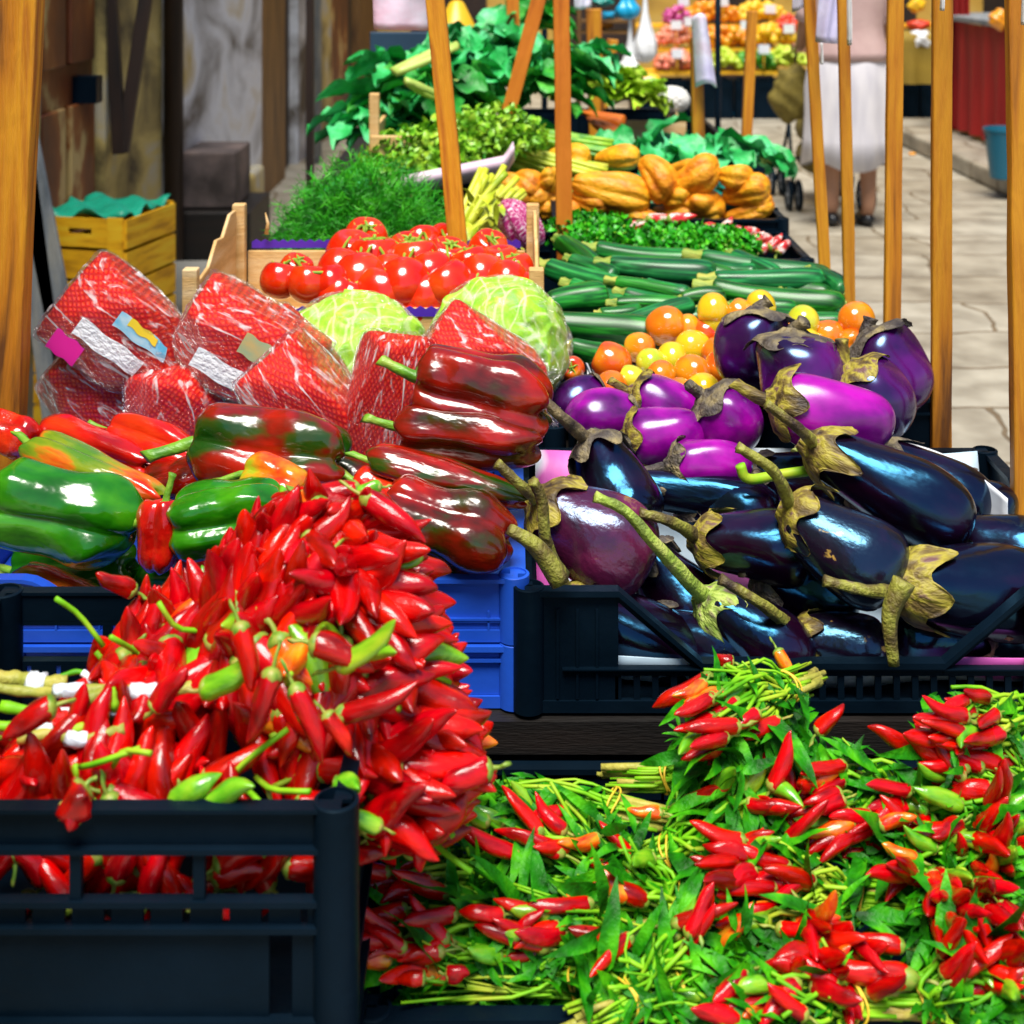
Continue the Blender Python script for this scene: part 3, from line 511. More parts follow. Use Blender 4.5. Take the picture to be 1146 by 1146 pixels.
# ---- wooden tomato crate
tc = thing('wooden_crate', 'pale wooden crate with purple trimmed liner holding the vine tomatoes', 'crate', (-.21, 2.3, .93))
X0, X1, Y0, Y1 = -.485, .045, 2.10, 2.50; O = T(.21, -2.3, -.93)
def cw(nm, mb_, mt='crate_wood', b=.002):
    o = obj(nm, mb_.mesh(nm, M[mt], smooth=False), tc, O); bevel(o, b); return o
for x in (X0, X1-.02):
    for y in (Y0, Y1-.025): cw('corner_post', MB().box(x, x+.022, y, y+.022, .93, 1.088+(.03 if y > 2.3 else 0)))
for y in (Y0-.008, Y1-.002): cw('side_panel', MB().box(X0+.023, X1-.022, y, y+.006, .93, 1.034))
for x in (X0+.003, X1-.009):
    h = 1.055; prof = [(Y0+.025, .93), (Y1-.03, .93), (Y1-.03, 1.11), (2.42, 1.112), (2.36, 1.085), (2.31, 1.09), (2.25, 1.06), (2.19, 1.055), (Y0+.025, 1.062)]
    m_ = MB(); m_.prism([(p[0], p[1]) for p in prof], Matrix(((0,-1,0,x+.006),(1,0,0,0),(0,0,1,0),(0,0,0,1))), .006); cw('end_panel', m_)
cw('base', MB().box(X0, X1, Y0, Y1, .926, .93))
for (y, z) in ((Y0-.0105, 1.034), (Y0-.0105, .985), (Y1+.0005, 1.05)):
    pts = []; n = 60; m_ = MB(); v = []
    for i in range(n+1):
        x = lerp(X0+.03, X1-.03, i/n); v += [(x, y, z-.012), (x, y, z+(.0035 if i % 2 else -.001))]
    m_.add(v, [(2*i, 2*i+2, 2*i+3, 2*i+1) for i in range(n)]); o = obj('paper_trim', m_.mesh('paper_trim', M['purple_trim'], smooth=False), tc, O); o.modifiers.new('s', 'SOLIDIFY').thickness = .001
def spike(u): pass
m_ = MB().sweep([P(298, 262, 2.49), P(300, 250, 2.49), P(297, 238, 2.49)], [.004, .003, .0008], 6); tag(obj('splinter', m_.mesh('splinter', M['crate_wood']), tc, O @ Matrix.Identity(4)), None, None) if False else obj('splinter', m_.mesh('splinter', M['crate_wood']), tc, O)
# small pale wooden crate behind the fennel
wc = thing('wooden_crate', 'small pale wooden crate end showing between the kale and the celery', 'crate', (-.3, 3.55, .78))
O2 = T(.3, -3.55, -.78)
for nm, bxx in (('end_panel', (P(414, 210, 3.5), P(462, 152, 3.5))), ('corner_post', (P(413, 210, 3.52), P(424, 105, 3.52)))):
    a, b = bxx; o = obj(nm, MB().box(a.x, b.x, a.y, a.y+.012 if nm == 'end_panel' else a.y+.03, .78, b.z).mesh(nm, M['crate_wood'], smooth=False), wc, O2); bevel(o, .003)
a = P(413, 210, 3.5); obj('side_panel', MB().box(a.x+.002, a.x+.012, 3.56, 3.95, .78, 1.12).mesh('side_panel', M['crate_wood'], smooth=False), wc, O2)
# ================================================================== POSTS
def post_mesh(w_, dp, L, mat):
    n = max(8, int(L/.03)); s = random.random()*50; v = []
    for i in range(n+1):
        z = L*i/n; a = [mnoise.noise(Vector((s+k*9.1, z*9, 0)))*.0012+mnoise.noise(Vector((s+k*5.3, z*60, 3)))*.0005 for k in range(8)]; bx = mnoise.noise(Vector((s, z*1.5, 7)))*.0025
        for k, (sx, sy) in enumerate(((-1,-1),(1,-1),(1,1),(-1,1))): v.append((sx*w_/2+a[k]+bx, sy*dp/2+a[k+4], z))
    f = [(4*i+k, 4*i+(k+1) % 4, 4*i+4+(k+1) % 4, 4*i+4+k) for i in range(n) for k in range(4)]+[(3,2,1,0),(4*n,4*n+1,4*n+2,4*n+3)]
    return MB().add(v, f).mesh('wooden_post', M[mat], smooth=False)
def post(label, top, bot, Y, wpx, mat='post', ext=True, zend=.78, cap=False, depth=None):
    A_, B_ = P(*top, Y), P(*bot, Y); d = (A_-B_).normalized()
    if ext: A_ = A_+d*((2.35-A_.z)/d.z)
    if zend is not None and B_.z > zend: B_ = B_-d*((B_.z-zend)/d.z)
    w_ = wpx*Y/F; c = B_; L = (A_-B_).length
    q = d.to_track_quat('Z', 'Y').to_matrix()
    x = Vector((1,0,0))-d*d.x; x.normalize(); y = d.cross(x)
    Mx = Matrix((( x.x, y.x, d.x, c.x), (x.y, y.y, d.y, c.y), (x.z, y.z, d.z, c.z), (0,0,0,1)))
    t = obj('wooden_post', post_mesh(w_, depth or w_, L, mat), None, Mx); bevel(t, .0025)
    tag(t, label, 'post', 'wooden posts of the stall'); return t
p1 = post('thick leaning timber post at the far left edge, with a round dark knot', (25, 0), (4, 490), 1.78, 42, depth=.035)
k = MB(); cpt = P(20, 230, 1.78-.0215)
for r_, mt in ((9, 'bwood'), (5.5, 'dwood')):
    kk = MB().revolve([(r_*1.78/F, 0), (r_*1.78/F*.9, .0006 if r_ > 8 else .0012)], 20, lambda t, th: 1+.12*np.sin(2*th+1), M=Matrix.Translation(cpt) @ Matrix.Rotation(R(90), 4, 'X'))
    o = obj('knot', kk.mesh('knot', M[mt]), p1, p1.matrix_world.inverted())
post('slanting worn batten rising out of the vine tomatoes', (487, 0), (515, 295), 2.42, 21)
post('orange upright batten standing in front of the orange gourds', (628, 0), (631, 238), 3.05, 18, 'post2')
post('thin orange upright behind the diagonal one in the kale heap', (574, 0), (578, 125), 4.3, 14, 'post2', zend=.78)
post('orange batten leaning diagonally to the left across the kale', (608, -20), (560, 160), 3.75, 16, 'post2')
s1 = post('short stake with a folded pale bag hung over its top', (779, 42), (782, 182), 4.1, 13, 'post', ext=False)
s2 = post('thin black-tipped stake in front of the far fruit stall', (842, 12), (835, 162), 4.75, 11, 'post', ext=False)
obj('cap', MB().sweep([P(842, 20, 4.75), P(843, -6, 4.75)], .019, 10).mesh('cap', M['blk']), s2, s2.matrix_world.inverted())
post('upright batten nearest the white skirt\'s left edge, furthest along the street-side row', (905, -5), (922, 300), 2.75, 13, depth=.012)
post('slender batten crossing the middle of the white skirt', (943, -5), (951, 338), 2.55, 13, depth=.012)
post('batten with a small white chip, just right of the white skirt', (1001, -5), (998, 372), 2.28, 18, depth=.015)
post('batten directly in front of the red draped stall, standing behind the aubergine crate', (1055, -5), (1053, 492), 1.90, 22, depth=.014)
post('broad batten with curved grain cut by the right photo edge', (1142, -5), (1149, 600), 1.73, 31, depth=.02)
for (xx, hh, Y, W_) in ((664, 82, 5.6, 17), (686, 80, 6.0, 12)):
    post('small distant stake behind the green lettuces, %s' % ('wider one' if W_ > 14 else 'slimmer one with a white string'), (xx, 10 if W_ > 14 else 44), (xx+(2 if W_ > 14 else -6), 84), Y, W_, 'post', ext=False)
# ================================================================== TAGS, PAPERS
def tagsheet(name, label, cat, c, Y, mat, curve=.02, group='paper price tags on the stakes'):
    """c: 4 image corners tl,tr,br,bl"""
    def fn(u, v):
        top = (lerp(c[0][0], c[1][0], u), lerp(c[0][1], c[1][1], u)); bot = (lerp(c[3][0], c[2][0], u), lerp(c[3][1], c[2][1], u))
        p = P(lerp(top[0], bot[0], v), lerp(top[1], bot[1], v), Y); p.y -= curve*math.sin(math.pi*u)*(.5+v)+.004*math.sin(11*u+5*v); return tuple(p)
    return sheet(name, label, cat, mat, fn, 16, 12, .0006, group=group)
tagsheet('price_tag', 'large pale blue-white sheet hanging beside the slanting batten above the kale', 'paper tag', [(416,-60),(497,-60),(496,34),(418,33)], 2.47, 'lavender', .01)
tagsheet('price_tag', 'small pale tag hooked beside the far left batten of the skirt row, ragged hem', 'paper tag', [(888,-50),(914,-50),(905,4),(887,14)], 2.8, 'lavender', .01)
tagsheet('price_tag', 'lavender paper tag tapering upward between the two battens before the white skirt', 'paper tag', [(918,-40),(941,-40),(938,49),(913,47)], 2.7, 'lavender', .01)
tagsheet('price_tag', 'narrow white clip strip down the slender batten before the skirt', 'clip', [(946,-30),(953,-30),(953,50),(949,51)], 2.5, 'white', .002)
tagsheet('price_tag', 'thin white strip hanging below the lavender tag', 'clip', [(918,48),(921,48),(921,72),(919,72)], 2.69, 'white', .001)
tagsheet('price_tag', 'white strip at the top of the batten before the red stall', 'clip', [(1052,-30),(1057,-30),(1056,12),(1053,12)], 1.86, 'white', .001)
tagsheet('price_tag', 'white strip at the top of the broad right edge batten', 'clip', [(1143,-20),(1147,-20),(1147,28),(1144,28)], 1.69, 'white', .001)
tagsheet('price_tag', 'lilac tag at the top of the orange upright over the lettuces', 'paper tag', [(641,-40),(664,-40),(662,8),(643,12)], 4.4, 'lavender', .01)
def fold(u, v):
    px = 782+lerp(-1.0, 1, u)*lerp(7, 11, v)+8*v; py = 20+78*v-6*math.sin(math.pi*u); p = P(px, py, 4.06); p.y -= .03*math.sin(math.pi*u); return tuple(p)
sheet('folded_bag', 'pale lilac folded bag slung over the short stake', 'bag', 'lavender', fold, 14, 14, .004)
# board and amber lamp shade at the far top
o = obj('dark_board', MB().box(*[P(414, 0, 5.2).x, P(500, 0, 5.2).x, 5.2, 5.23, P(0, 82, 5.2).z-.4, P(0, 36, 5.2).z]).mesh('dark_board', M['navy'], smooth=False)); bevel(o, .004); tag(o, 'dark slate-blue board behind the kale heap, under the pale sheet', 'board')
c0 = P(511, 40, 6.0)
o = thing('hanging_lamp', 'amber yellow cone lamp shade beside the slanting batten', 'lamp', c0)
obj('shade', MB().revolve([(.10, -.0), (.095, .01), (.03, .14), (.012, .15)], 28).mesh('shade', M['lamp']), o)
obj('cord', MB().sweep([(0,0,.15),(0,0,1.3)], .004, 6).mesh('cord', M['blk']), o)
obj('socket', MB().revolve([(.09, -.003), (.085, -.045), (.02, -.05)], 24).mesh('socket', M['dwood']), o)
obj('bracket', MB().box(-.6, .02, -.015, .015, 1.3, 1.33).mesh('bracket', M['dwood'], smooth=False), o); obj('bracket_post', MB().box(-.63, -.6, -.02, .02, -1.43, 1.33).mesh('bracket_post', M['dwood'], smooth=False), o)
# ================================================================== FRUIT AND VEGETABLE PROTOTYPES (unit length along +Z from stem to tip, unit width)
def stem_mesh(mat, L=.3, bend=.1, r0=.05, r1=.035, name='stem', hook=0., knob=1.5):
    pts = spl([(0,0,.02), (0,0,-L*.3), (bend*.5,0,-L*.65), (bend,hook,-L)], 12); rad = [lerp(r0, r1, (i/11)**.6) for i in range(12)]; rad[-1] *= knob; rad[-2] *= 1+.5*(knob-1)
    return MB().sweep(pts, rad, 9, lambda t, th: 1+.14*np.sin(5*th+3*t)+.05*np.sin(2*th+t*17)).mesh(name, M[mat])
def chili_mesh(seed, kind):
    r = random.Random(seed); b = r.uniform(-.4, .4); b2 = r.uniform(-.3, .3)
    prof = spl([(.18,.0),(.40,.02),(.49,.12),(.5,.34),(.45,.57),(.33,.79),(.15,.94),(.03,1.0)], 18); k1, ph = r.uniform(.02, .07), r.uniform(0, 6)
    return MB().revolve(prof, 14, lambda t, th: 1+k1*np.sin(3*th+ph)+.06*np.sin(th*2+t*9+ph), warp=lambda p: (p.x*(1+lump(p, 2.5, .25, seed))+b*2.2*p.z*p.z+.12*math.sin(p.z*7+ph)*p.z, p.y*(1+lump(p, 2.2, .25, seed+3))+b2*2*p.z**2, p.z)).mesh('chili', M[kind])
# chili meshes are one unit wide and one unit long
CH = {'r': [chili_mesh(i, 'chili') for i in range(12)], 'g': [chili_mesh(20+i, 'chili_green') for i in range(4)], 'o': [chili_mesh(30+i, 'chili_turning') for i in range(3)]}
def calyx_chili(seed):
    r = random.Random(seed); mb = MB(); mb.revolve([(.1,-.07),(.3,-.035),(.44,.012),(.475,.07),(.40,.075)], 12, lambda t, th: (1+.06*np.sin(5*th), .02*np.sin(5*th)*t))
    mb.sweep(spl([(0,0,-.03),(.03,0,-.2),(r.uniform(-.2,.2),r.uniform(-.2,.2),-.34)], 8), [.11,.1,.09,.08,.08,.08,.08,.1], 7)
    return mb.mesh('stem', M['chili_stem'])
CX_ = [calyx_chili(i) for i in range(4)]
def add_chili(parent, inv, A, d, L, w, kind='r', roll=None):
    d = Vector(d).normalized(); Mx = frame(A, Vector(A)+d*L, w, random.uniform(0, 6.28) if roll is None else roll)
    c = obj('chili', random.choice(CH[kind]), parent, inv @ Mx)
    obj('stem', random.choice(CX_), c)
    return c
def pepper_mesh(seed, mat, lobes=4, dent=.16, taper=.72, flat=.9):
    r = random.Random(seed); ph = r.uniform(0, 6); b = r.uniform(-.1, .1); tp = taper
    prof = spl([(.04,.1),(.14,.055),(.27,.012),(.40,.02),(.485,.1),(.5,.26),(.48,.48),(.44*tp/.72,.68),(.37*tp/.72,.85),(.26*tp/.72,.95),(.13*tp/.72,.97),(.03,.93)], 34)
    def mod(t, th):
        d = dent*(.5+.5*math.sin(math.pi*min(1, t*1.1)))
        k = 1-d*(1-np.abs(np.cos(lobes*.5*th+ph)))**1.7+.05*np.sin(th+ph*2)+.03*np.sin(2*th+6*t+ph)
        return k, .035*np.cos(lobes*th+2*ph)*(1 if t > .7 else -.8 if t < .25 else 0)*min(1, abs(t-.5)*2)
    return MB().revolve(prof, 56, mod, warp=lambda p: (p.x*(1+lump(p, 2.4, .22, seed))+b*p.z*p.z*1.3, p.y*flat*(1+lump(p, 2.6, .22, seed+5)), p.z+lump(p, 3, .05, seed))).mesh('pepper_body', M[mat])
def aub_mesh(seed, mat, fat=0.):
    r = random.Random(seed); b = r.uniform(-.16, .16)
    prof = spl([(.2,.0),(.3,.03),(.35,.14),(.41,.32),(.48,.55),(.5,.72),(.44,.88),(.28,.97),(.1,1.0),(.01,1.0)], 28)
    if fat: prof = spl([(.12,.03),(.26,.0),(.4,.07),(.48,.22),(.5,.45),(.47,.68),(.37,.86),(.2,.97),(.06,1.0),(.01,1.0)], 28)
    ph = r.uniform(0, 6)
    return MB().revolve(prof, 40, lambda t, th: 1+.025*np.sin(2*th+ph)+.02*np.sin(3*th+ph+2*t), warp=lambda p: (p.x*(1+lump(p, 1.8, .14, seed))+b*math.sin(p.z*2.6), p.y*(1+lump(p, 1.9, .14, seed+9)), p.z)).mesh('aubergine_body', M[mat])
def aub_calyx(seed, mat, fat=0., spread=1.0):
    """fleshy star cap hugging the shoulder with pointed lobes, plus a thick ribbed stem"""
    r = random.Random(seed); nL = 5; n = 60; mb = MB(); rows = 12; v = []
    prof = [(.10,-.1),(.16,-.05),(.25,-.02),(.32,.02),(.365,.06),(.385,.1),(.40,.14),(.415,.19),(.43,.24),(.45,.29),(.465,.34),(.48,.39)] if not fat else \
           [(.09,-.08),(.16,-.03),(.27,-.01),(.38,.02),(.44,.07),(.475,.12),(.495,.17),(.51,.22),(.52,.27),(.525,.31),(.53,.35),(.53,.39)]
    ph = r.uniform(0, 6)
    for i, (rr, z) in enumerate(prof):
        for j in range(n):
            th = 2*math.pi*j/n; c = abs(math.cos(nL*th/2+ph)); lim = (.035+.2*c**2.6*spread*(1+.35*math.sin(3*th+ph))) ; zz = min(z, lim); lift = .02*max(0, z-lim)*3+.012*math.sin(9*th+4*z)
            # follow the profile at the clamped height
            k = i
            while k > 0 and prof[k][1] > zz: k -= 1
            k2 = min(k+1, rows-1); a = (zz-prof[k][1])/max(1e-4, prof[k2][1]-prof[k][1]) if k2 != k else 0; R_ = lerp(prof[k][0], prof[k2][0], min(1, max(0, a)))+.014+lift+(.03*r.random() if i > 8 else 0)
            v.append((R_*math.cos(th), R_*math.sin(th), zz+.004*i))
    mb.add(v, [(i*n+j, i*n+(j+1) % n, (i+1)*n+(j+1) % n, (i+1)*n+j) for i in range(rows-1) for j in range(n)])
    me = mb.mesh('calyx', M[mat]); return me
def tom_mesh(seed, mat, h=.9, lob=.03):
    r = random.Random(seed); ph = r.uniform(0, 6); n5 = r.choice((4,5,6))
    prof = spl([(.03,.1),(.12,.06),(.28,.015),(.42,.12),(.5,.4),(.46,.68),(.32,.88),(.14,.97),(.02,.98)], 18)
    return MB().revolve([(a, z*h) for a, z in prof], 26, lambda t, th: 1+lob*np.sin(n5*th+ph)*(1-t)+.02*np.sin(2*th+ph)).mesh('tomato', M[mat])
def star(mat='vine', s=1.):
    mb = MB()
    for k in range(5):
        a = k*1.256+random.random()*.3; pts = spl([(0,0,.06),(.12*math.cos(a),.12*math.sin(a),.03),(.28*math.cos(a),.28*math.sin(a),.05),(.36*math.cos(a+.2),.36*math.sin(a+.2),-.02)], 6)
        mb.sweep(pts*s, [.03,.04,.035,.03,.018,.004], 5)
    mb.sweep([(0,0,.06),(.01,0,0),(.03,.01,-.05)], [.035,.03,.035], 6); return mb.mesh('calyx', M[mat])
def place(name, label, cat, group, A, B, wpx, parts, roll=0., Y=None):
    """A, B: (px, py, depth) of the stem end and the tip; wpx: width in photo pixels"""
    a, b = P(*A), P(*B); w = wpx*((A[2]+B[2])/2)/F
    t = thing(name, label, cat, frame(a, b, w, roll), group)
    for p in parts:
        o = obj(p[0], p[1], t)
        if len(p) > 2: o.matrix_local = p[2]
    return t
# ---------------------------------------------------------------- bell peppers
PEP = [  # label, A, B, width, material, lobes, seed, roll, stem bend, taper
 ('big glossy dark green pepper lying at the left edge of the blue crate', (-6,556,1.50),(156,600,1.50), 108,'pep_green',3,1,.4,.25,.85),
 ('long pepper shading from olive green to orange red above the big green one', (36,500,1.62),(180,562,1.55), 54,'pep_turn',3,2,.3,.2,.62),
 ('shiny pinkish red pepper lying under the net bags at the left', (50,484,1.74),(168,522,1.66), 60,'pep_red',3,3,.9,.1,.7),
 ('glossy red pepper just left of the big brown and green one', (128,486,1.72),(232,520,1.66), 62,'pep_red',3,4,2.1,.1,.7),
 ('large brownish red pepper with a dark green shoulder and long green stem in the middle', (224,496,1.60),(384,524,1.56), 100,'pep_mixed',4,5,.6,-.35,.85),
 ('small dark olive pepper tucked between the red peppers', (165,545,1.66),(232,528,1.62), 50,'pep_brown',3,6,.3,.1,.8),
 ('small bright orange red pepper above the bright green one', (276,532,1.52),(345,548,1.50), 62,'pep_orange',4,7,1.0,-.3,.8),
 ('bright green pepper half covered by the red chilies', (196,588,1.46),(318,578,1.46), 86,'pep_green',4,8,1.3,.1,.85),
 ('small red pepper standing beside the green one over the chilies', (186,560,1.47),(176,642,1.45), 60,'pep_red',3,9,.3,.1,.7),
 ('big brown red pepper on top of the right-hand pepper pile', (468,422,1.62),(616,462,1.60), 92,'pep_brown',4,10,.9,.1,.85),
 ('brown red pepper directly under the topmost one on the right', (446,478,1.60),(604,498,1.58), 76,'pep_brown',3,11,2.2,.15,.8),
 ('long slender red brown pepper pointing to the aubergines', (414,516,1.56),(590,560,1.53), 54,'pep_mixed',3,12,.2,.1,.62),
 ('broad shiny red brown pepper hanging over the blue crate corner', (430,566,1.49),(574,612,1.47), 92,'pep_brown',3,13,.1,.1,.9),
 ('yellow and red pepper seen through the rear of the chili crate', (18,654,1.53),(108,690,1.50), 70,'pep_orange',3,14,.5,.1,.8),
 ('green streaked red pepper lying low behind the chili crate', (50,704,1.55),(180,694,1.51), 44,'pep_turn',3,15,.9,.1,.6),
 ('green pepper showing in the dip of the blue crate by the chilies', (440,660,1.53),(530,655,1.52), 64,'pep_green',3,16,.9,.1,.7),
 ('red pepper peeping past the timber post at the left edge', (-12,478,1.72),(38,500,1.70), 50,'pep_red',3,17,.9,.1,.8),
 ('rosy red pepper behind the slender one, beside the chili tops', (398,540,1.56),(470,580,1.53), 62,'pep_red',3,18,.9,.1,.8),
 ('dark red pepper filling the shade under the net bags', (330,520,1.66),(430,560,1.62), 70,'pep_brown',3,19,.9,.1,.8),
 ('green pepper deep in the blue crate below the big green one', (20,640,1.6),(150,640,1.57), 80,'pep_green',3,20,.9,.1,.8),
 ('dark green pepper lying low in the middle of the blue crate', (160,650,1.6),(300,650,1.57), 90,'pep_green',3,21,.9,.1,.8),
 ('red pepper lying in the gap behind the bright green one', (290,598,1.56),(392,590,1.54), 60,'pep_red',3,23,.4,.1,.8),
 ('dark red pepper deep in the middle of the blue crate', (330,610,1.6),(430,600,1.58), 90,'pep_brown',3,24,.4,.1,.8),
 ('olive pepper under the bright green one near the chili tops', (180,600,1.58),(300,620,1.57), 90,'pep_brown',3,25,.4,.1,.8),
 ('dark brown pepper lying low by the right end of the blue crate', (400,640,1.6),(520,620,1.57), 80,'pep_brown',3,22,.9,.1,.8),
]
for (lb, A, B, wd, mt, lo, sd, ro, bend, tp) in PEP:
    b = pepper_mesh(sd, mt, lo, .3, tp)
    L = math.hypot(B[0]-A[0], B[1]-A[1]); asp = L/wd
    st = stem_mesh('pepstem', .34/asp*1.7+.05, bend/1.2, .085, .055, knob=1.35)
    cap = MB().revolve([(.06,-.0),(.14,.04),(.2,.07),(.21,.085)], 20, lambda t, th: 1+.12*np.sin(5*th)).mesh('calyx', M['pepstem'])
    place('bell_pepper', lb, 'pepper', 'large peppers in the blue crate', A, B, wd, [('body', b), ('stem', st, Matrix.Translation((0,0,.09))), ('calyx', cap)], ro)
# ---------------------------------------------------------------- violet round aubergines
VIO = [
 ('dark purple round aubergine overlapping the orange tomatoes, calyx on top', (848,350,1.97),(850,440,1.93), 88,'aub_purple',1),
 ('nearly black round aubergine with calyx on top, behind the bright magenta one', (888,374,1.86),(888,472,1.84), 104,'aub_purple',2),
 ('bright magenta oval aubergine lying on top of the heap', (866,448,1.70),(1000,470,1.70), 84,'aub_violet',3),
 ('very dark round aubergine beside the batten, withered calyx at its upper left', (972,376,1.93),(1030,456,1.88), 96,'aub_purple',4),
 ('purple round aubergine behind the bright magenta one', (950,412,1.82),(1006,488,1.80), 86,'aub_purple',5),
 ('magenta round aubergine next to the wrapped lettuce', (716,468,1.88),(632,474,1.86), 60,'aub_violet',6),
 ('bluish purple round aubergine touching the lettuce wrap', (676,440,1.97),(616,455,1.95), 52,'aub_purple',7),
 ('violet round aubergine with a yellow calyx below the orange tomatoes', (708,440,1.90),(784,470,1.88), 66,'aub_violet',8),
 ('lilac purple aubergine with a green calyx at the left of its body', (700,492,1.79),(790,488,1.79), 70,'aub_violet',9),
 ('magenta violet aubergine with calyx at upper left, under the dark pair', (788,446,1.81),(842,500,1.80), 80,'aub_violet',10),
 ('pink violet aubergine low between the long stems', (750,522,1.70),(842,520,1.70), 62,'aub_violet',11),
 ('dark aubergine low behind the bright magenta one', (905,500,1.80),(1000,505,1.80), 70,'aub_purple',12),
]
for (lb, A, B, wd, mt, sd) in VIO:
    b = aub_mesh(sd, mt, 1.); cm = {'8':'calyx_y'}.get(str(sd), random.choice(['calyx_y','calyx_g','calyx_d']) if sd not in (1,2,4) else 'calyx_d')
    L = math.hypot(B[0]-A[0], B[1]-A[1])
    st = stem_mesh(cm, .16 if sd in (1,2,4,7,12) else .34, .15, .1, .07, knob=1.2)
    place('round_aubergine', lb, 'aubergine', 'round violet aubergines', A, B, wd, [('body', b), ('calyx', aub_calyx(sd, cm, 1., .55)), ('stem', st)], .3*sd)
# ---------------------------------------------------------------- long dark aubergines; stem given by image path
AUB = [
 ('long black aubergine at the left front corner of its crate, yellowish forked calyx', (634,672,1.475),(786,738,1.47),84,'aub_black','calyx_y',[(628,655),(612,610),(606,560),(596,538)],1),
 ('reddish purple scarred aubergine above the left front one, thick pale stem', (604,562,1.56),(722,648,1.53),118,'aub_brown','calyx_y',[(612,578),(588,548),(556,518)],2),
 ('black aubergine with papery brown calyx and tall curved stem beside the peppers', (662,494,1.66),(716,594,1.60),96,'aub_black','calyx_d',[(655,502),(632,470),(608,446),(592,424)],3),
 ('long black aubergine lying behind, its blue sheen under the pink violet one', (680,540,1.70),(872,566,1.66),58,'aub_black','calyx_y',[(686,540),(668,520),(676,490)],4),
 ('black aubergine in the middle with its stem pointing left', (782,604,1.57),(912,622,1.54),92,'aub_black','calyx_y',[(790,600),(752,584),(716,574)],5),
 ('large black aubergine under a yellow calyx that points down, scuffed right end', (884,572,1.53),(1014,640,1.49),104,'aub_scar','calyx_y',[(896,575),(866,528),(826,500)],6),
 ('long black aubergine at the upper right, curled stem ending by the magenta one', (912,500,1.62),(1086,596,1.57),96,'aub_black','calyx_y',[(920,508),(892,478),(858,452)],7),
 ('black aubergine at the back beside the batten', (985,508,1.74),(1108,574,1.70),76,'aub_black','calyx_d',[(990,508),(972,500)],8),
 ('short black aubergine at the back right behind the batten', (1062,545,1.76),(1136,582,1.73),74,'aub_black','calyx_d',[(1064,545),(1052,535)],9),
 ('big black aubergine with bright blue sheen at the right edge, forked yellow calyx', (1008,656,1.455),(1180,664,1.50),112,'aub_black','calyx_y',[(1018,655),(980,662),(922,650)],10),
 ('black aubergine behind the big right edge one, its brown stem standing up', (1050,600,1.62),(1190,618,1.58),84,'aub_black','calyx_d',[(1062,606),(1060,570),(1046,546)],11),
 ('black aubergine at the front centre with pale green calyx and long green stem', (790,672,1.475),(896,760,1.46),92,'aub_black','calyx_g',[(782,668),(736,612),(700,572),(666,556)],12),
 ('scuffed round-ended black aubergine at the crate front left of the forked calyx', (892,712,1.47),(992,728,1.465),76,'aub_scar','calyx_y',[(900,712),(858,680),(806,648)],13),
 ('black aubergine lying low behind the rim below the big right edge one', (1104,716,1.48),(1004,712,1.465),74,'aub_black','calyx_d',[(1100,716),(1130,710)],14),
 ('black aubergine deep in the crate between the two scuffed ones', (850,650,1.58),(960,690,1.55),90,'aub_black','calyx_d',[(852,650),(830,640)],15),
 ('black aubergine deep in the crate behind the reddish scarred one', (720,620,1.6),(800,690,1.56),90,'aub_black','calyx_d',[(722,620),(712,606)],16),
 ('black aubergine deep in the crate at the centre back', (760,560,1.70),(870,590,1.66),80,'aub_black','calyx_d',[(765,560),(735,550)],17),
 ('black aubergine deep in the crate at the right', (1060,660,1.6),(1160,720,1.55),90,'aub_black','calyx_d',[(1062,660),(1045,650)],18),
 ('dark aubergine deep in the crate at the front centre', (720,700,1.53),(850,735,1.50),80,'aub_black','calyx_d',[(722,700),(710,696)],19),
 ('dark aubergine lying under the upper right long one', (960,560,1.68),(1080,630,1.63),100,'aub_black','calyx_d',[(962,560),(950,552)],20),
 ('dark aubergine wedged at the back of its crate under the violet ones', (840,530,1.74),(960,545,1.70),70,'aub_black','calyx_d',[(842,530),(830,520)],21),
]
for (lb, A, B, wd, mt, cm, sp, sd) in AUB:
    sh_ = max(0, 1.507-(A[2]+B[2])/2) if wd > 70 else max(0, 1.5-A[2]); A = (A[0], A[1], A[2]+sh_); B = (B[0], B[1], B[2]+sh_)
    a, b = P(*A), P(*B); w_ = .93*wd*(A[2]+B[2])/2/F; Mx = frame(a, b, w_, .7*sd); t = thing('long_aubergine', lb, 'aubergine', Mx, 'long dark aubergines')
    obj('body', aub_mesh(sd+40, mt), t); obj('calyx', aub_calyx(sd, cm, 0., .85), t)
    Yb = A[2]-.04; n = len(sp); ax = (b-a).normalized()
    pts = [a+ax*.004]+[P(q[0], q[1], Yb-.006*i) for i, q in enumerate(sp)][1:] if n > 2 else [a+ax*.004, P(*sp[1], Yb)]
    if len(pts) == 2: pts = [pts[0], (pts[0]+pts[1])/2+Vector((0,0,.004)), pts[1]]
    pth = spl(pts, 16); rad = [lerp(.0095, .0048, (i/15)**.4) for i in range(16)]; rad[-1] *= 1.2
    sm = MB().sweep(pth, rad, 12, lambda tt, th: 1+.17*np.sin(5*th+2*tt)+.06*np.sin(tt*23+2*th)+.05*np.sin(tt*51+th)).mesh('stem', M['astem_'+cm[-1]])
    o = obj('stem', sm, t); o.matrix_parent_inverse = Mx.inverted()
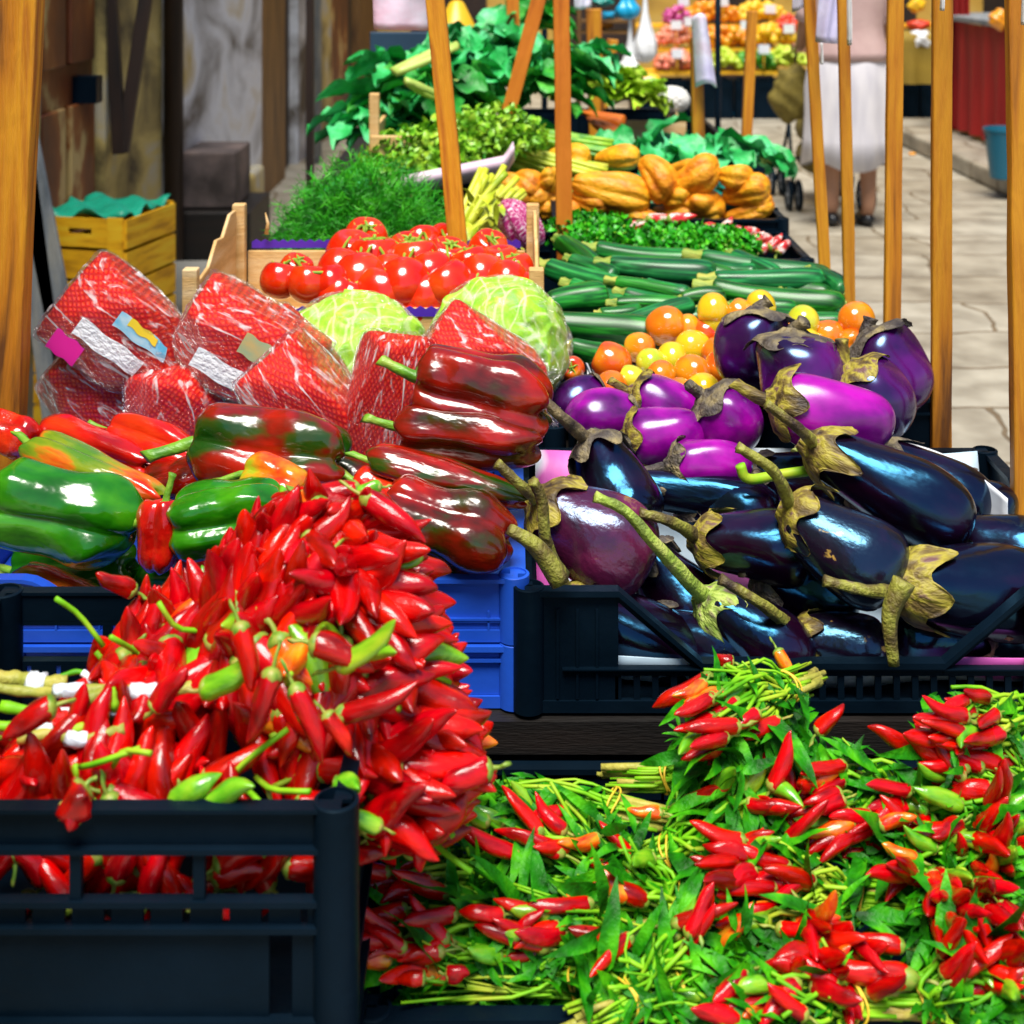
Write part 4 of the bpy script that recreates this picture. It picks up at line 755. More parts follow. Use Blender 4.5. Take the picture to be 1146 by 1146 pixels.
# fork of the big right calyx, of the left front one
for parent_lbl, path, cm in (('big black aubergine with bright blue', [(1012,650),(996,690),(1000,744)], 'calyx_y'), ('long black aubergine at the left front', [(628,650),(600,612),(570,592)], 'calyx_y')):
    t = [o for o in bpy.data.objects if o.get('label', '').startswith(parent_lbl)][0]
    pth = spl([P(q[0], q[1], 1.425-.004*i) for i, q in enumerate(path)], 12)
    o = obj('stem', MB().sweep(pth, [lerp(.0105, .006, i/11) for i in range(12)], 10, lambda tt, th: 1+.15*np.sin(4*th+3*tt)).mesh('stem', M['astem_'+cm[-1]]), t); o.matrix_parent_inverse = t.matrix_basis.inverted()
# dried leaf scraps and pale stalk on the aubergines
o = obj('green_stalk', MB().sweep(spl([P(828,520,1.63),P(838,536,1.63),P(880,530,1.64),P(960,520,1.64)], 16), .006, 8).mesh('green_stalk', M['stemgreen'])); tag(o, 'bright green cut stalk lying across between the long aubergines', 'stalk')
# ---------------------------------------------------------------- zucchini
def zuc_mesh(seed):
    r = random.Random(seed); b = r.uniform(-.35, .35); prof = spl([(.28,0),(.36,.03),(.4,.2),(.46,.5),(.5,.78),(.46,.92),(.3,.985),(.1,1.0),(.01,1.0)], 24)
    return MB().revolve(prof, 24, lambda t, th: 1+.035*np.cos(6*th)*(1-t*.5), warp=lambda p: (p.x+b*2.5*p.z*(1-p.z), p.y, p.z)).mesh('zucchini_body', M['zuc'])
ZM = [zuc_mesh(i) for i in range(6)]
zst = MB().revolve([(.2,-.16),(.24,-.14),(.2,-.07),(.27,-.01),(.3,.012)], 14, lambda t, th: 1+.16*np.sin(5*th)).mesh('stem', M['zucstem'])
ztip = MB().revolve([(.10,.985),(.11,1.006),(.08,1.01)], 12).mesh('blossom_scar', M['zucstem'])
ZU = [(628,272,666,306,25),(668,279,784,292,24),(683,297,802,307,28),(786,288,930,310,24),(614,300,700,328,27),(822,287,872,312,22),(800,313,924,312,24),(908,306,946,330,24),(798,322,946,340,27),(724,318,772,330,18),
      (614,340,680,332,30),(690,316,778,334,18),(690,340,768,344,18),(762,336,812,334,20),(672,352,718,348,18),(704,360,776,342,20),(618,362,736,374,32),(816,344,892,346,20),(846,353,944,360,20),(640,292,690,312,22),
      (796,300,846,306,20),(640,388,700,400,24),(700,352,800,356,22),(780,350,860,362,24),(880,330,945,350,24),(640,320,720,345,24),(720,300,830,318,24),(850,318,930,332,22),(700,330,790,350,22),(640,365,700,385,24)]
zs = []
for k, (ax_, ay, bx_, by, wd) in enumerate(ZU):
    Ya = F*(H-.965)/(ay+50)+(0 if k < 20 else .05); Yb = F*(H-.965)/(by+50)+(0 if k < 20 else .05); Yb = lerp(Ya, Yb, .5)
    a, b = P(ax_, ay, Ya), P(bx_, by, Yb); t = thing('zucchini', 'x', 'zucchini', frame(a, b, wd*1.18*Ya/F, random.uniform(0, 6)), 'zucchini in the black crates'); zs.append(((ay+by)/2, (ax_+bx_)/2, math.hypot(ax_-bx_, ay-by), wd, t))
    obj('body', ZM[k % 6], t); obj('stem', zst, t); obj('blossom_scar', ztip, t)
def rowlabels(items, rows, fmt):
    """items: (py, px, thing, word); rows sorted back to front"""
    items = sorted(items, key=lambda q: q[0]); n = len(items); per = math.ceil(n/len(rows))
    for r_, rn in enumerate(rows):
        row = sorted(items[r_*per:(r_+1)*per], key=lambda q: q[1])
        for i, it in enumerate(row):
            s = 'leftmost' if i == 0 else 'rightmost' if i == len(row)-1 else ORD[i]+' from the left'
            it[2]['label'] = fmt.format(word=it[3], pos=s, row=rn)
rowlabels([(q[0], q[1], q[4], 'long' if q[2] > 110 else 'stubby' if q[2] < 60 else 'medium') for q in zs], ['rearmost row by the parsley', 'second row from the parsley', 'middle row', 'row next to the tomatoes', 'lowest row touching the tomatoes'], '{word} dark green zucchini, {pos} in the {row}')
# ---------------------------------------------------------------- small orange and yellow tomatoes
CT = [(747,364,22,'or'),(798,345,18,'ye'),(801,360,19,'ye'),(774,389,20,'ye'),(776,417,20,'or'),(770,366,15,'or'),(717,389,17,'or'),(728,406,17,'gr'),(686,406,22,'rd'),(739,421,17,'or'),(684,433,19,'or'),(807,412,20,'rd'),(786,374,19,'rd'),(816,371,17,'ye'),(803,396,19,'rd'),
      (787,437,20,'ye'),(708,424,15,'gr'),(752,402,17,'ye'),(704,449,14,'ye'),(899,360,19,'gr'),(957,358,20,'or'),(930,377,19,'or'),(952,383,16,'or'),(936,399,16,'rd'),(829,353,17,'or'),(851,340,16,'ye'),(830,445,16,'ye'),(640,413,15,'rd'),(975,398,16,'or'),(830,385,18,'or'),(730,440,18,'or'),(760,440,18,'rd'),(870,372,17,'or'),(905,385,17,'ye')]
TMs = {k: [tom_mesh(i, 'ct_'+k, 1.0, .0) for i in range(3)] for k in ('or','ye','gr','rd')}; st_small = star('vine', .8)
its = []
wrd = {'or': 'orange', 'ye': 'yellow', 'gr': 'greenish yellow', 'rd': 'reddish orange'}
for i, (px, py, r_, k) in enumerate(CT):
    Y = F*(H-.955)/(py+50); Y = min(max(Y, 1.99), 2.22); s = 2*r_*Y/F; c = P(px, py, Y); d = Vector((random.uniform(-1,1), random.uniform(-1,.6), random.uniform(-.6,.6))).normalized()
    t = thing('small_tomato', 'x', 'tomato', frame(c-d*s*.5, c+d*s*.5, s*.98, random.random()*6), 'small orange and yellow tomatoes'); obj('body', TMs[k][i % 3], t); its.append((py, px, t, wrd[k]))
    if i % 3 == 0: obj('calyx', st_small, t)
rowlabels(its, ['row against the zucchini', 'second row', 'third row', 'nearest row above the violet aubergines'], '{word} small tomato, {pos} in the {row}')
# ---------------------------------------------------------------- vine tomatoes
TR = [('vine tomatoes at the left end of the wooden crate', [(312,318,17),(345,322,18),(330,306,15),(372,322,17)]),
      ('vine tomatoes topped by the highest tomato on the left', [(408,272,19),(392,290,22),(420,297,23),(380,308,20),(404,318,23),(436,312,18)]),
      ('vine tomatoes beside the fennel with a long green stalk on top', [(456,285,17),(475,278,17),(465,300,23),(452,325,24),(484,312,20)]),
      ('vine tomatoes in the middle front of the wooden crate', [(425,335,24),(375,334,20),(480,338,22),(505,325,22),(390,340,20)]),
      ('vine tomatoes around the foot of the slanting batten', [(500,295,20),(495,274,16),(528,302,18),(540,318,22),(530,338,22),(510,350,18)]),
      ('vine tomatoes at the right end by the pale wooden end panel', [(545,282,17),(560,300,18),(578,306,16),(566,322,20),(585,330,17)]),
      ('vine tomatoes low at the front right between the lettuces', [(470,355,22),(500,358,20),(560,345,20),(440,352,20)])]
TOM = [tom_mesh(50+i, 'tomato', .88, .035) for i in range(4)]; STR = [star('vine', .9) for _ in range(2)]
for lb, L_ in TR:
    pp = []
    for (px, py, r_) in L_:
        Y = F*(H-1.055)/(py+50); Y = min(max(Y, 2.13), 2.47); pp.append((P(px, py, Y), 2*r_*1.34*Y/F))
    c = sum((q[0] for q in pp), Vector())/len(pp); t = thing('vine_tomato_cluster', 'cluster of red '+lb, 'tomatoes', c, 'clusters of red vine tomatoes')
    for i, (p, s) in enumerate(pp):
        d = (p-c-Vector((0,.0,.06))+rv(.02)).normalized(); d = Vector((d.x*.8, d.y*.6-.2, -abs(d.z)-.3)).normalized()
        o = obj('tomato', TOM[i % 4], t, T(*(-c)) @ frame(p-d*s*.5, p+d*s*.5, s, random.random()*6)); 
        if i % 2 == 0: obj('calyx', STR[i % 2], o)
    top = [q[0]+Vector((0,-.012,q[1]*.42)) for q in pp]; top.sort(key=lambda v: v.x)
    if len(top) > 3: obj('vine', MB().sweep(spl(top[:4] if len(top) < 5 else top[::1], 24), .0024, 7).mesh('vine', M['vine']), t, T(*(-c)))
# ---------------------------------------------------------------- orange gourds
def gourd_mesh(seed):
    r = random.Random(seed); prof = spl([(.02,.03),(.1,0),(.22,.05),(.33,.2),(.42,.4),(.5,.62),(.48,.8),(.36,.94),(.15,1.0),(.02,.95)], 30); ph = r.uniform(0, 6); nl = r.choice((4,5,5,6))
    def mod(t, th): return 1-.24*(1-np.abs(np.cos(nl*.5*th+ph+t*.5)))**2.2*(.4+.9*t)+.05*np.sin(2*th+ph)+.02*np.sin(9*th+14*t)
    return MB().revolve(prof, 44, mod, warp=lambda p: (p.x+.15*math.sin(p.z*3+ph), p.y, p.z)).mesh('gourd', M['gourd'])
GM = [gourd_mesh(i) for i in range(6)]
GO = [('long gourd pointing left in front of the orange upright batten', 163,200,482,298,130),('gourd with a deep groove left of centre', 440,120,578,262,112),('gourd on top at the left of the heap', 250,105,445,105,80),('smooth pear-shaped gourd right of centre', 590,200,775,165,120),
      ('blunt round gourd facing the viewer', 740,240,700,360,130),('gourd at the back right', 790,165,915,200,90),('grooved gourd at the far right of the heap', 800,240,995,262,110),('gourd in the teal crate corner', 790,375,1000,315,70),('yellowish long gourd at the front', 240,300,540,372,70),
      ('gourd left of the orange upright batten', 0,200,95,205,85),('small gourd under the pink tray', 10,270,90,330,80),('gourd wedged at front centre', 500,320,670,345,70),('gourd behind the batten at upper left', 45,95,235,110,90),('pointed gourd beside the dark hole', 560,220,640,300,90),
      ('gourd half hidden behind the front ones', 160,260,300,300,80),('gourd at the left end next to the radicchio', -130,250,-10,280,110),('gourd just above the radicchio', -160,215,-60,240,90),('flattened gourd at the front right', 620,340,790,360,70),('gourd low in the middle', 330,320,480,350,80),('gourd at the back centre', 560,150,700,150,70),('gourd low on the left', 40,330,180,350,70),('gourd behind the front right pair', 880,220,960,300,90),('gourd under the pink tray, left of the batten', -60,260,60,300,110),('plump gourd beside the pink tray end', -100,215,20,235,95),('gourd over the radicchio tip', -150,290,-40,320,90),('gourd low before the orange upright', 60,350,170,385,80),('gourd leaning on the teal rim', 900,330,1010,300,80)]
for i, (lb, ax_, ay, bx_, by, wd) in enumerate(GO):
    pxa, pya, pxb, pyb = 600+ax_/3.82, 150+ay/3.82, 600+bx_/3.82, 150+by/3.82; w_ = wd/3.82*1.4; mean = (pya+pyb)/2
    Ya = min(3.95, max(3.5, F*(H-1.01)/(mean+50)));
    t = thing('orange_gourd', 'knobbly orange '+lb, 'gourd', frame(P(pxa, pya, Ya), P(pxb, pyb, Ya-.05), w_*Ya/F, i*1.3), 'knobbly orange gourds in the teal crate'); obj('body', GM[i % 6], t)
    if i % 3 == 0: obj('stem', stem_mesh('pepstem', .14, .05, .06, .05), t)
# ---------------------------------------------------------------- net bags
def polytope(seed, planes, p=12, extra=7):
    r = random.Random(seed); pl = [(Vector(n).normalized(), d) for n, d in planes]
    for _ in range(extra): pl.append((Vector((r.gauss(0,1), r.gauss(0,1), r.gauss(0,1))).normalized(), r.uniform(.9, 1.08)))
    v, f = ico(5); out = []
    for q in v:
        d = Vector(q); k = sum(max(0, d.dot(n))**p/dd**p for n, dd in pl); rr = min(1.5, (k+1e-9)**(-1/p)); s = 1+.012*math.sin(11*d.x+seed)*math.sin(9*d.y+seed*2)*math.sin(10*d.z)
        out.append(tuple(d*rr*s))
    return out, f
BAG = [ # label, cx, cy, Y, halfL, halfW (px), angle, seed, label patch
 ('red net bag at the top left, white scribbled label and magenta blot', 138,368,1.88,74,52,36,1,1),('red net bag right of the top left one, greyed blurred sticker', 278,392,1.83,80,50,30,2,2),
 ('red net bag under the top left one', 112,444,1.90,62,46,40,3,0),('pointed red net bag standing between the two labelled bags', 206,462,1.84,56,60,80,4,0),
 ('red net bag leaning behind the brown pepper in the middle', 352,462,1.75,86,46,52,5,0),('upright red net bag in front of the left lettuce', 432,452,1.73,76,44,100,6,0),
 ('red net bag with a coloured label lying before the right lettuce', 545,412,1.76,74,42,35,7,3),('red net bag partly hidden behind the second labelled one', 336,412,1.86,60,40,40,8,0)]
for (lb, px, py, Y, hl, hw, ang, sd, lab) in BAG:
    s = Y/F; c = P(px, py, Y); v, f = polytope(sd, p=26, planes=[((1,0,0),1),((-1,0,0),1),((0,1,0),.95),((0,-1,0),.95),((0,0,1),1),((0,0,-1),1),((1,-.8,.9),1.12),((-1,-.7,.8),1.1),((.8,-.9,-.6),1.12)])
    Mx = Matrix.Translation(c) @ Matrix.Rotation(R(ang), 4, 'Y') @ Matrix.Diagonal((hl*s, hw*s*1.0, hw*s, 1)); t = thing('net_bag', lb, 'net bag', Mx, 'red net bags in clear wrap')
    obj('red_net', MB().add(v, f).mesh('red_net', M['net']), t)
    fpl = [((1,0,0),1),((-1,0,0),1),((0,1,0),.95),((0,-1,0),.95),((0,0,1),1),((0,0,-1),1),((1,-.8,.9),1.12),((-1,-.7,.8),1.1),((.8,-.9,-.6),1.12)]
    v2, f = polytope(sd, fpl, 28, 7); fn = []
    for q in v2:
        q = Vector(q); k = 1.012+.06*abs(mnoise.noise(q*Vector((2.2,3.5,3.5)).x*1.6+Vector((sd*5,0,0))))+.035*abs(mnoise.noise(Vector((q.x*2.5, q.y*6, q.z*7))+Vector((sd*3,9,0)))); fn.append(tuple(q*k))
    v2 = fn
    obj('clear_wrap', MB().add(v2, f).mesh('clear_wrap', M['film']), t)
    # gathered end of the wrap
    if sd in (1, 2, 7, 5): obj('gathered_end', MB().sweep(spl([(.92,0,0),(1.12,0,-.02),(1.3,-.05,.02)], 8), [.32,.26,.18,.12,.1,.13,.18,.24], 18, lambda tt, th: 1+.3*np.sin(7*th)).mesh('gathered_end', M['film']), t)
    if lab:
        for (u0, u1, w0, w1, mt) in {1: [(-.45,.5,-.28,.06,'paper'),(-.62,-.2,-.75,-.35,'mag'),(-.1,.75,.25,.55,'lab_blue'),(.05,.5,.4,.55,'lab_yel')], 2: [(-.5,.5,-.5,-.12,'paper'),(-.1,.35,.15,.55,'lab_green')], 3: [(-.2,.5,-.05,.45,'paper'),(-.05,.3,.1,.4,'lab_blue'),(.0,.2,.15,.36,'lab_yel')]}[lab]:
            if mt not in M: M[mt] = pm(mt, {'mag': [(.7,.01,.3)], 'lab_blue': [(.1,.45,.7),(.6,.75,.8)], 'lab_yel': [(.8,.6,.03)], 'lab_green': [(.25,.4,.25),(.5,.4,.15)]}[mt], rough=.5, scale=3)
            n_ = 14; vv = []; pl_v = [Vector(q) for q in v2[::3]]
            off = {'paper': 1.06, 'mag': 1.065, 'lab_blue': 1.07, 'lab_yel': 1.08, 'lab_green': 1.07}[mt]
            for j in range(n_):
                for i in range(n_):
                    x, z = lerp(u0, u1, i/(n_-1)), lerp(w0, w1, j/(n_-1))+.02*math.sin(i*.9+j*.5); d = Vector((x, -.85, z)).normalized()
                    k = sum(max(0, d.dot(nn))**12/dd**12 for nn, dd in [(Vector(a_).normalized(), b_) for a_, b_ in [((1,0,0),1),((-1,0,0),1),((0,-1,0),.95),((0,0,1),1),((0,0,-1),1),((1,-.8,.9),1.12),((-1,-.7,.8),1.1),((.8,-.9,-.6),1.12)]]); vv.append(tuple(d*(k**(-1/12))*off))
            obj('label_patch', MB().add(vv, [(j*n_+i, j*n_+i+1, (j+1)*n_+i+1, (j+1)*n_+i) for j in range(n_-1) for i in range(n_-1)]).mesh('label_patch', M[mt]), t)
# ---------------------------------------------------------------- wrapped lettuces
for lb, px, py, Y, rx, rz, sd in (('iceberg lettuce in clear wrap at the left, lower one', 394,408,1.97,86,78,1), ('iceberg lettuce in clear wrap at the right, taller one beside the small tomatoes', 558,388,1.98,78,76,2)):
    v, f = ico(6); s = Y/F; out = []; c = P(px, py, Y)
    for q in v:
        d = Vector(q); a = math.atan2(d.z, d.x); k = 1+.022*math.sin(3*a+2*d.y*4+sd)+.014*math.sin(9*d.x+7*d.z*1.3+sd)+.01*math.sin(17*d.z+5*d.x+8*d.y); k += .05*(((a*1.1+d.y*1.5+sd+.8*mnoise.noise(d*2)) % 1.5)/1.5-.5)+.05*(((a*.8-d.y*2.2-d.z+sd*2+.8*mnoise.noise(d*2.4)) % 1.9)/1.9-.5)+.02*mnoise.noise(d*4); out.append(tuple(d*k))
    t = thing('wrapped_lettuce', lb, 'lettuce', Matrix.Translation(c) @ Matrix.Diagonal((rx*s, rx*s*.95, rz*s, 1)), 'iceberg lettuces in clear wrap'); obj('lettuce_head', MB().add(out, f).mesh('lettuce_head', M['lettuce']), t)
    o2 = []; v, f = ico(5)
    for q in v:
        d = Vector(q); k = 1.045+.018*math.sin(6*d.x+4*d.z+sd)*math.sin(5*d.y+2)+.012*math.sin(13*d.x-9*d.z+sd)+.006*math.sin(29*d.z+21*d.x); o2.append(tuple(d*k))
    obj('clear_wrap', MB().add(o2, f).mesh('clear_wrap', M['film2']), t)
# ================================================================== LEAVES AND HERBS
def leaf(mb, A, d, up, L, w, curl=.3, fold=.25, n=6, mi=0, wav=0., lob=0):
    """pointed blade with a folded midrib, bending along its length"""
    d = Vector(d).normalized(); s = d.cross(Vector(up)); s = s.normalized() if s.length > 1e-4 else Vector((1,0,0)); u = s.cross(d).normalized(); v = []; f = []; A = Vector(A); curl = max(curl, .05)
    ph = random.uniform(0, 6)
    for i in range(n+1):
        t = i/n; a = curl*t; c = A+d*(L*math.sin(a)/max(curl, 1e-3) if abs(curl) > 1e-3 else L*t)-u*(L*(1-math.cos(a))/max(curl, 1e-3) if abs(curl) > 1e-3 else 0)
        hw = w*.5*math.sin(math.pi*min(1, t**.75))**.8*(1-.25*t) if t < 1 else 0
        wz = wav*math.sin(t*9+ph)*hw
        v += [c-s*hw+u*(hw*fold+wz), c, c+s*hw+u*(hw*fold-wz)]
    for i in range(n):
        b = 3*i; f += [(b, b+1, b+4, b+3), (b+1, b+2, b+5, b+4)]
    mb.add(v, f, mi)
def broad(mb, A, d, up, L, w, curl=.8, ruf=.12, n=10, m=8, lobes=5):
    """broad ruffled cabbage-type leaf"""
    d = Vector(d).normalized(); s = d.cross(Vector(up)); s = s.normalized() if s.length > 1e-4 else Vector((1,0,0)); u = s.cross(d).normalized(); v = []; A = Vector(A); ph = random.uniform(0, 6)
    for i in range(n+1):
        t = i/n; a = curl*t; c = A+d*(L*math.sin(a)/curl)-u*(L*(1-math.cos(a))/curl); hw = w*.5*(math.sin(math.pi*(t*.92+.06))**.7)*(1+.16*math.sin(lobes*6.28*t+ph))
        for j in range(m+1):
            q = j/m*2-1; r_ = ruf*w*(abs(q)**1.8)*math.sin(t*13+ph+q*2)+.03*w*math.sin(q*9+t*11+ph); v.append(c+s*(hw*q)+u*(.22*w*abs(q)**1.5+r_))
    mb.add(v, [(i*(m+1)+j, i*(m+1)+j+1, (i+1)*(m+1)+j+1, (i+1)*(m+1)+j) for i in range(n) for j in range(m)])
def surf(v, px, py):
    pass
# ---------------------------------------------------------------- red chili heap (bunches) in the left crate
ELL = [((-.152,1.18,.945),(.122,.13,.158)), ((-.09,1.12,.91),(.062,.09,.085)), ((-.315,1.10,.885),(.19,.125,.088)), ((-.255,1.17,.925),(.10,.12,.09))]
def inside(p, k=1.0): return any(sum(((p[i]-c[i])/(r[i]*k))**2 for i in range(3)) < 1 for c, r in ELL)
samples = []
tries = 0
while len(samples) < 1500 and tries < 120000:
    tries += 1; c, r = ELL[random.choices(range(4), [5,2.2,4,2])[0]]; n = Vector((random.gauss(0,1), random.gauss(0,1), random.gauss(0,1))).normalized()
    if n.y > .55 or n.z < -.75: continue
    p = Vector((c[0]+n.x*r[0], c[1]+n.y*r[1], c[2]+n.z*r[2]))
    if inside(p, .97): continue
    nn = Vector((n.x/r[0], n.y/r[1], n.z/r[2])).normalized()
    if p.x < -.46 or (p.z < .955 and p.x < BR+.02 and p.y < 1.30): 
        continue
    layer = 0 if tries < 40000 else 1 if tries < 80000 else 2
    if any((p-q[0]).length < (.0165, .019, .021)[layer] and q[2] == layer for q in samples): continue
    samples.append((p, nn, layer))
BC = [((-.13,1.14,1.05),'bunch of red chilies at the top of the heap by the peppers'),((-.07,1.10,.985),'bunch of red chilies with tips fanning right toward the aubergine crate'),((-.07,1.08,.90),'bunch of red chilies spilling over the crate corner above the green bunches'),((-.165,1.05,1.0),'bunch of red chilies in the middle of the heap face'),
      ((-.22,1.12,1.05),'bunch of red chilies on the upper left shoulder, tips up'),((-.30,1.14,.99),'bunch of red chilies behind the taped stems'),((-.40,1.05,.955),'bunch of red chilies at the left edge of the crate'),((-.29,1.02,.965),'bunch of red chilies along the front rim below the taped stems'),((-.20,1.02,.955),'bunch of red chilies at the front rim with two green ones')]
bun = []
for k, (c, l) in enumerate(BC): bun.append(thing('chili_bunch', l, 'chili bunch', Vector(c), 'bunches of red chilies in the left crate'))
cnt = [0]*9
for (p, n, layer) in samples:
    ds = sorted((((p-Vector(c)).length, k) for k, (c, l) in enumerate(BC)))
    k = next((q[1] for q in ds if cnt[q[1]] < 97), None)
    if k is None: continue
    cnt[k] += 1; c = Vector(BC[k][0])
    px = CX+p.x*F/p.y; py = HY+(H-p.z)*F/p.y
    # tip direction: outwards from the heap with a flow that follows the photograph: right side points right, crown up-left, lower left upwards
    side = max(0, min(1, (px-400)/110)); low = max(0, min(1, (330-px)/120))*max(0, min(1, (py-760)/60))
    flow = Vector((1.0, -.15, .1))*side*1.3+Vector((.15,-.2,.9))*low*.9+Vector((.05, -.25, -.15))*(1-side)*(1-low)
    if px < 330 and py < 720: flow = Vector((.25, -.15, .9))
    if 250 < px < 400 and 720 < py < 860 and random.random() < .6: flow = Vector((.15, -.3, -1.0))
    d = (n*.22+flow*.95+(p-c)*4+rv(.42)).normalized()
    if d.dot(n) < -.12: d = (d-n*(d.dot(n)+.05)).normalized()
    if d.dot(n) > .6: d = (d-n*.5*d.dot(n)).normalized()
    L = random.uniform(.046, .07); w_ = random.uniform(.0185, .0245)
    base = p-n*(.008+.016*layer)-d*L*.4
    tipp = base+d*L; tpx = CX+tipp.x*F/tipp.y; tpy = HY+(H-tipp.z)*F/tipp.y
    if tpx > np.interp(tpy, [540,580,640,700,760,800,860,900,950,980], [425,470,495,515,532,545,560,545,505,470])+random.uniform(-6,6) or tpy < np.interp(tpx, [0,100,125,150,200,270,300,350,400,430,480], [800,790,650,630,600,580,550,530,538,560,600]) or tpy > 975: cnt[k] -= 1; continue
    kd = 'r'
    rr = random.random()
    if rr < .035: kd = 'g'
    elif rr < .055: kd = 'o'
    add_chili(bun[k], T(*(-Vector(BC[k][0]))), base, d, L, w_, kd)
# chilies seen through the openings of the crate front
pl = thing('loose_chilies', 'red chilies pressed behind the slotted front of the left crate', 'chilies', (-.29, 1.01, .9), 'bunches of red chilies in the left crate')
for i in range(84):
    p = Vector((random.uniform(-.455, -.14), random.uniform(1.012, 1.05), random.uniform(.86, .955))); d = Vector((random.uniform(-1,1), random.uniform(-.1,.2), random.uniform(-1,.8)))
    if p.y < 1.03: d.y = .1
    add_chili(pl, T(.29, -1.01, -.9), p, d, random.uniform(.04,.05), .017, 'r')
# individually placed chilies that read clearly in the photograph
KEY = [(268,700,288,772,1.03,24,'r',3),(305,752,285,835,1.02,26,'r',3),(330,770,372,850,1.02,24,'r',3),(365,800,398,842,1.02,20,'r',3),(228,772,292,760,1.04,28,'g',5),(196,898,228,866,.998,26,'g',8),(232,902,282,862,.998,26,'g',8),
       (95,880,66,912,.99,32,'r',7),(80,910,95,884,.985,36,'r',7),(150,662,106,640,1.18,20,'r',4),(400,548,330,560,1.2,24,'r',0),(408,556,480,600,1.18,24,'r',0),(425,545,388,547,1.2,16,'g',0),(470,620,452,640,1.15,14,'g',1),(380,745,455,712,1.04,24,'g',3),(402,730,450,722,1.04,18,'g',3),
       (378,880,412,868,1.02,24,'g',2),(548,860,490,872,1.06,28,'r',2),(460,920,486,968,1.06,24,'r',2),(425,925,380,905,1.02,18,'g',2),(60,790,0,808,1.03,28,'r',6),(175,790,205,745,1.06,26,'r',8),(380,800,470,790,1.03,24,'r',3),(350,720,420,735,1.04,30,'r',3)]
for (ax_, ay, bx_, by, Y, wd, kd, k) in KEY:
    a, b = P(ax_, ay, Y), P(bx_, by, Y-.008); add_chili(bun[k], T(*(-Vector(BC[k][0]))), a, b-a, (b-a).length, wd*Y/F, kd)
# green stalk core of each red bunch and the taped stalks
for k, (c, l) in enumerate(BC):
    mb = MB(); c = Vector(c)
    for i in range(6):
        a = c+Vector((random.uniform(-.03,.03), random.uniform(-.0,.04), random.uniform(-.04,.01))); b = a+Vector((random.uniform(-.05,.05), random.uniform(-.05,.02), random.uniform(-.02,.05))); mb.sweep(spl([a, (a+b)/2+rv(.008), b], 6), .0022, 5)
    for i in range(0):
        a = c+rv(.045); leaf(mb, a, rv(1)+Vector((0,-.5,.6)), (0,0,1), random.uniform(.02,.035), .012, .6, wav=.3)
    o = obj('stalks', mb.mesh('stalks', M['stemgreen']), bun[k], T(*(-c)))
tp = [((0,790),(60,800),(115,800),(185,790),1.085,.0048),((-15,768),(40,775),(80,772),(150,772),1.10,.0045),((-10,812),(40,815),(70,818),(120,808),1.07,.0045),((85,790),(120,775),(170,775),(230,768),1.09,.006),((110,820),(125,800),(128,790),(124,770),1.08,.004),((-10,760),(20,760),(45,765),(75,764),1.115,.007),((60,760),(90,752),(110,770),(140,775),1.12,.0025),((20,826),(60,822),(90,828),(140,815),1.06,.005)]
for i, (a, b, c, d, Y, r_) in enumerate(tp):
    t = thing('taped_stalk', 'x', 'chili stalk', P(*b, Y), 'cut green chili stalks bound with white tape')
    pth = spl([P(*a, Y), P(*b, Y+.004), P(*c, Y-.003), P(*d, Y)], 20); o = obj('stalk', MB().sweep(pth, [r_*.85*(1+.12*math.sin(j*1.7+i)) for j in range(20)], 10, lambda tt, th: 1+.1*np.sin(5*th)).mesh('stalk', M['stalk'] if i % 2 else M['stemgreen']), t, T(*(-P(*b, Y))))
    s0 = 7+(i*3) % 6; obj('tape', MB().sweep(pth[s0:s0+5], r_*1.12, 12, lambda tt, th: 1+.1*np.sin(3*th+9*tt)).mesh('tape', M['tape']), t, T(*(-P(*b, Y))))
    t['label'] = ['green stalk with pale blue-white tape running toward the red chilies, lower long one', 'taped green stalk at the left edge above the longest one', 'taped stalk lying third from the top at the left edge', 'knobbly green brown stalk taped and reaching under the green chili', 'short taped stalk crossing the others upright', 'dried yellow brown stalk end at the left photo edge', 'thin pale twig sticking up from the taped stalks', 'lowest taped stalk just above the front chilies'][i]
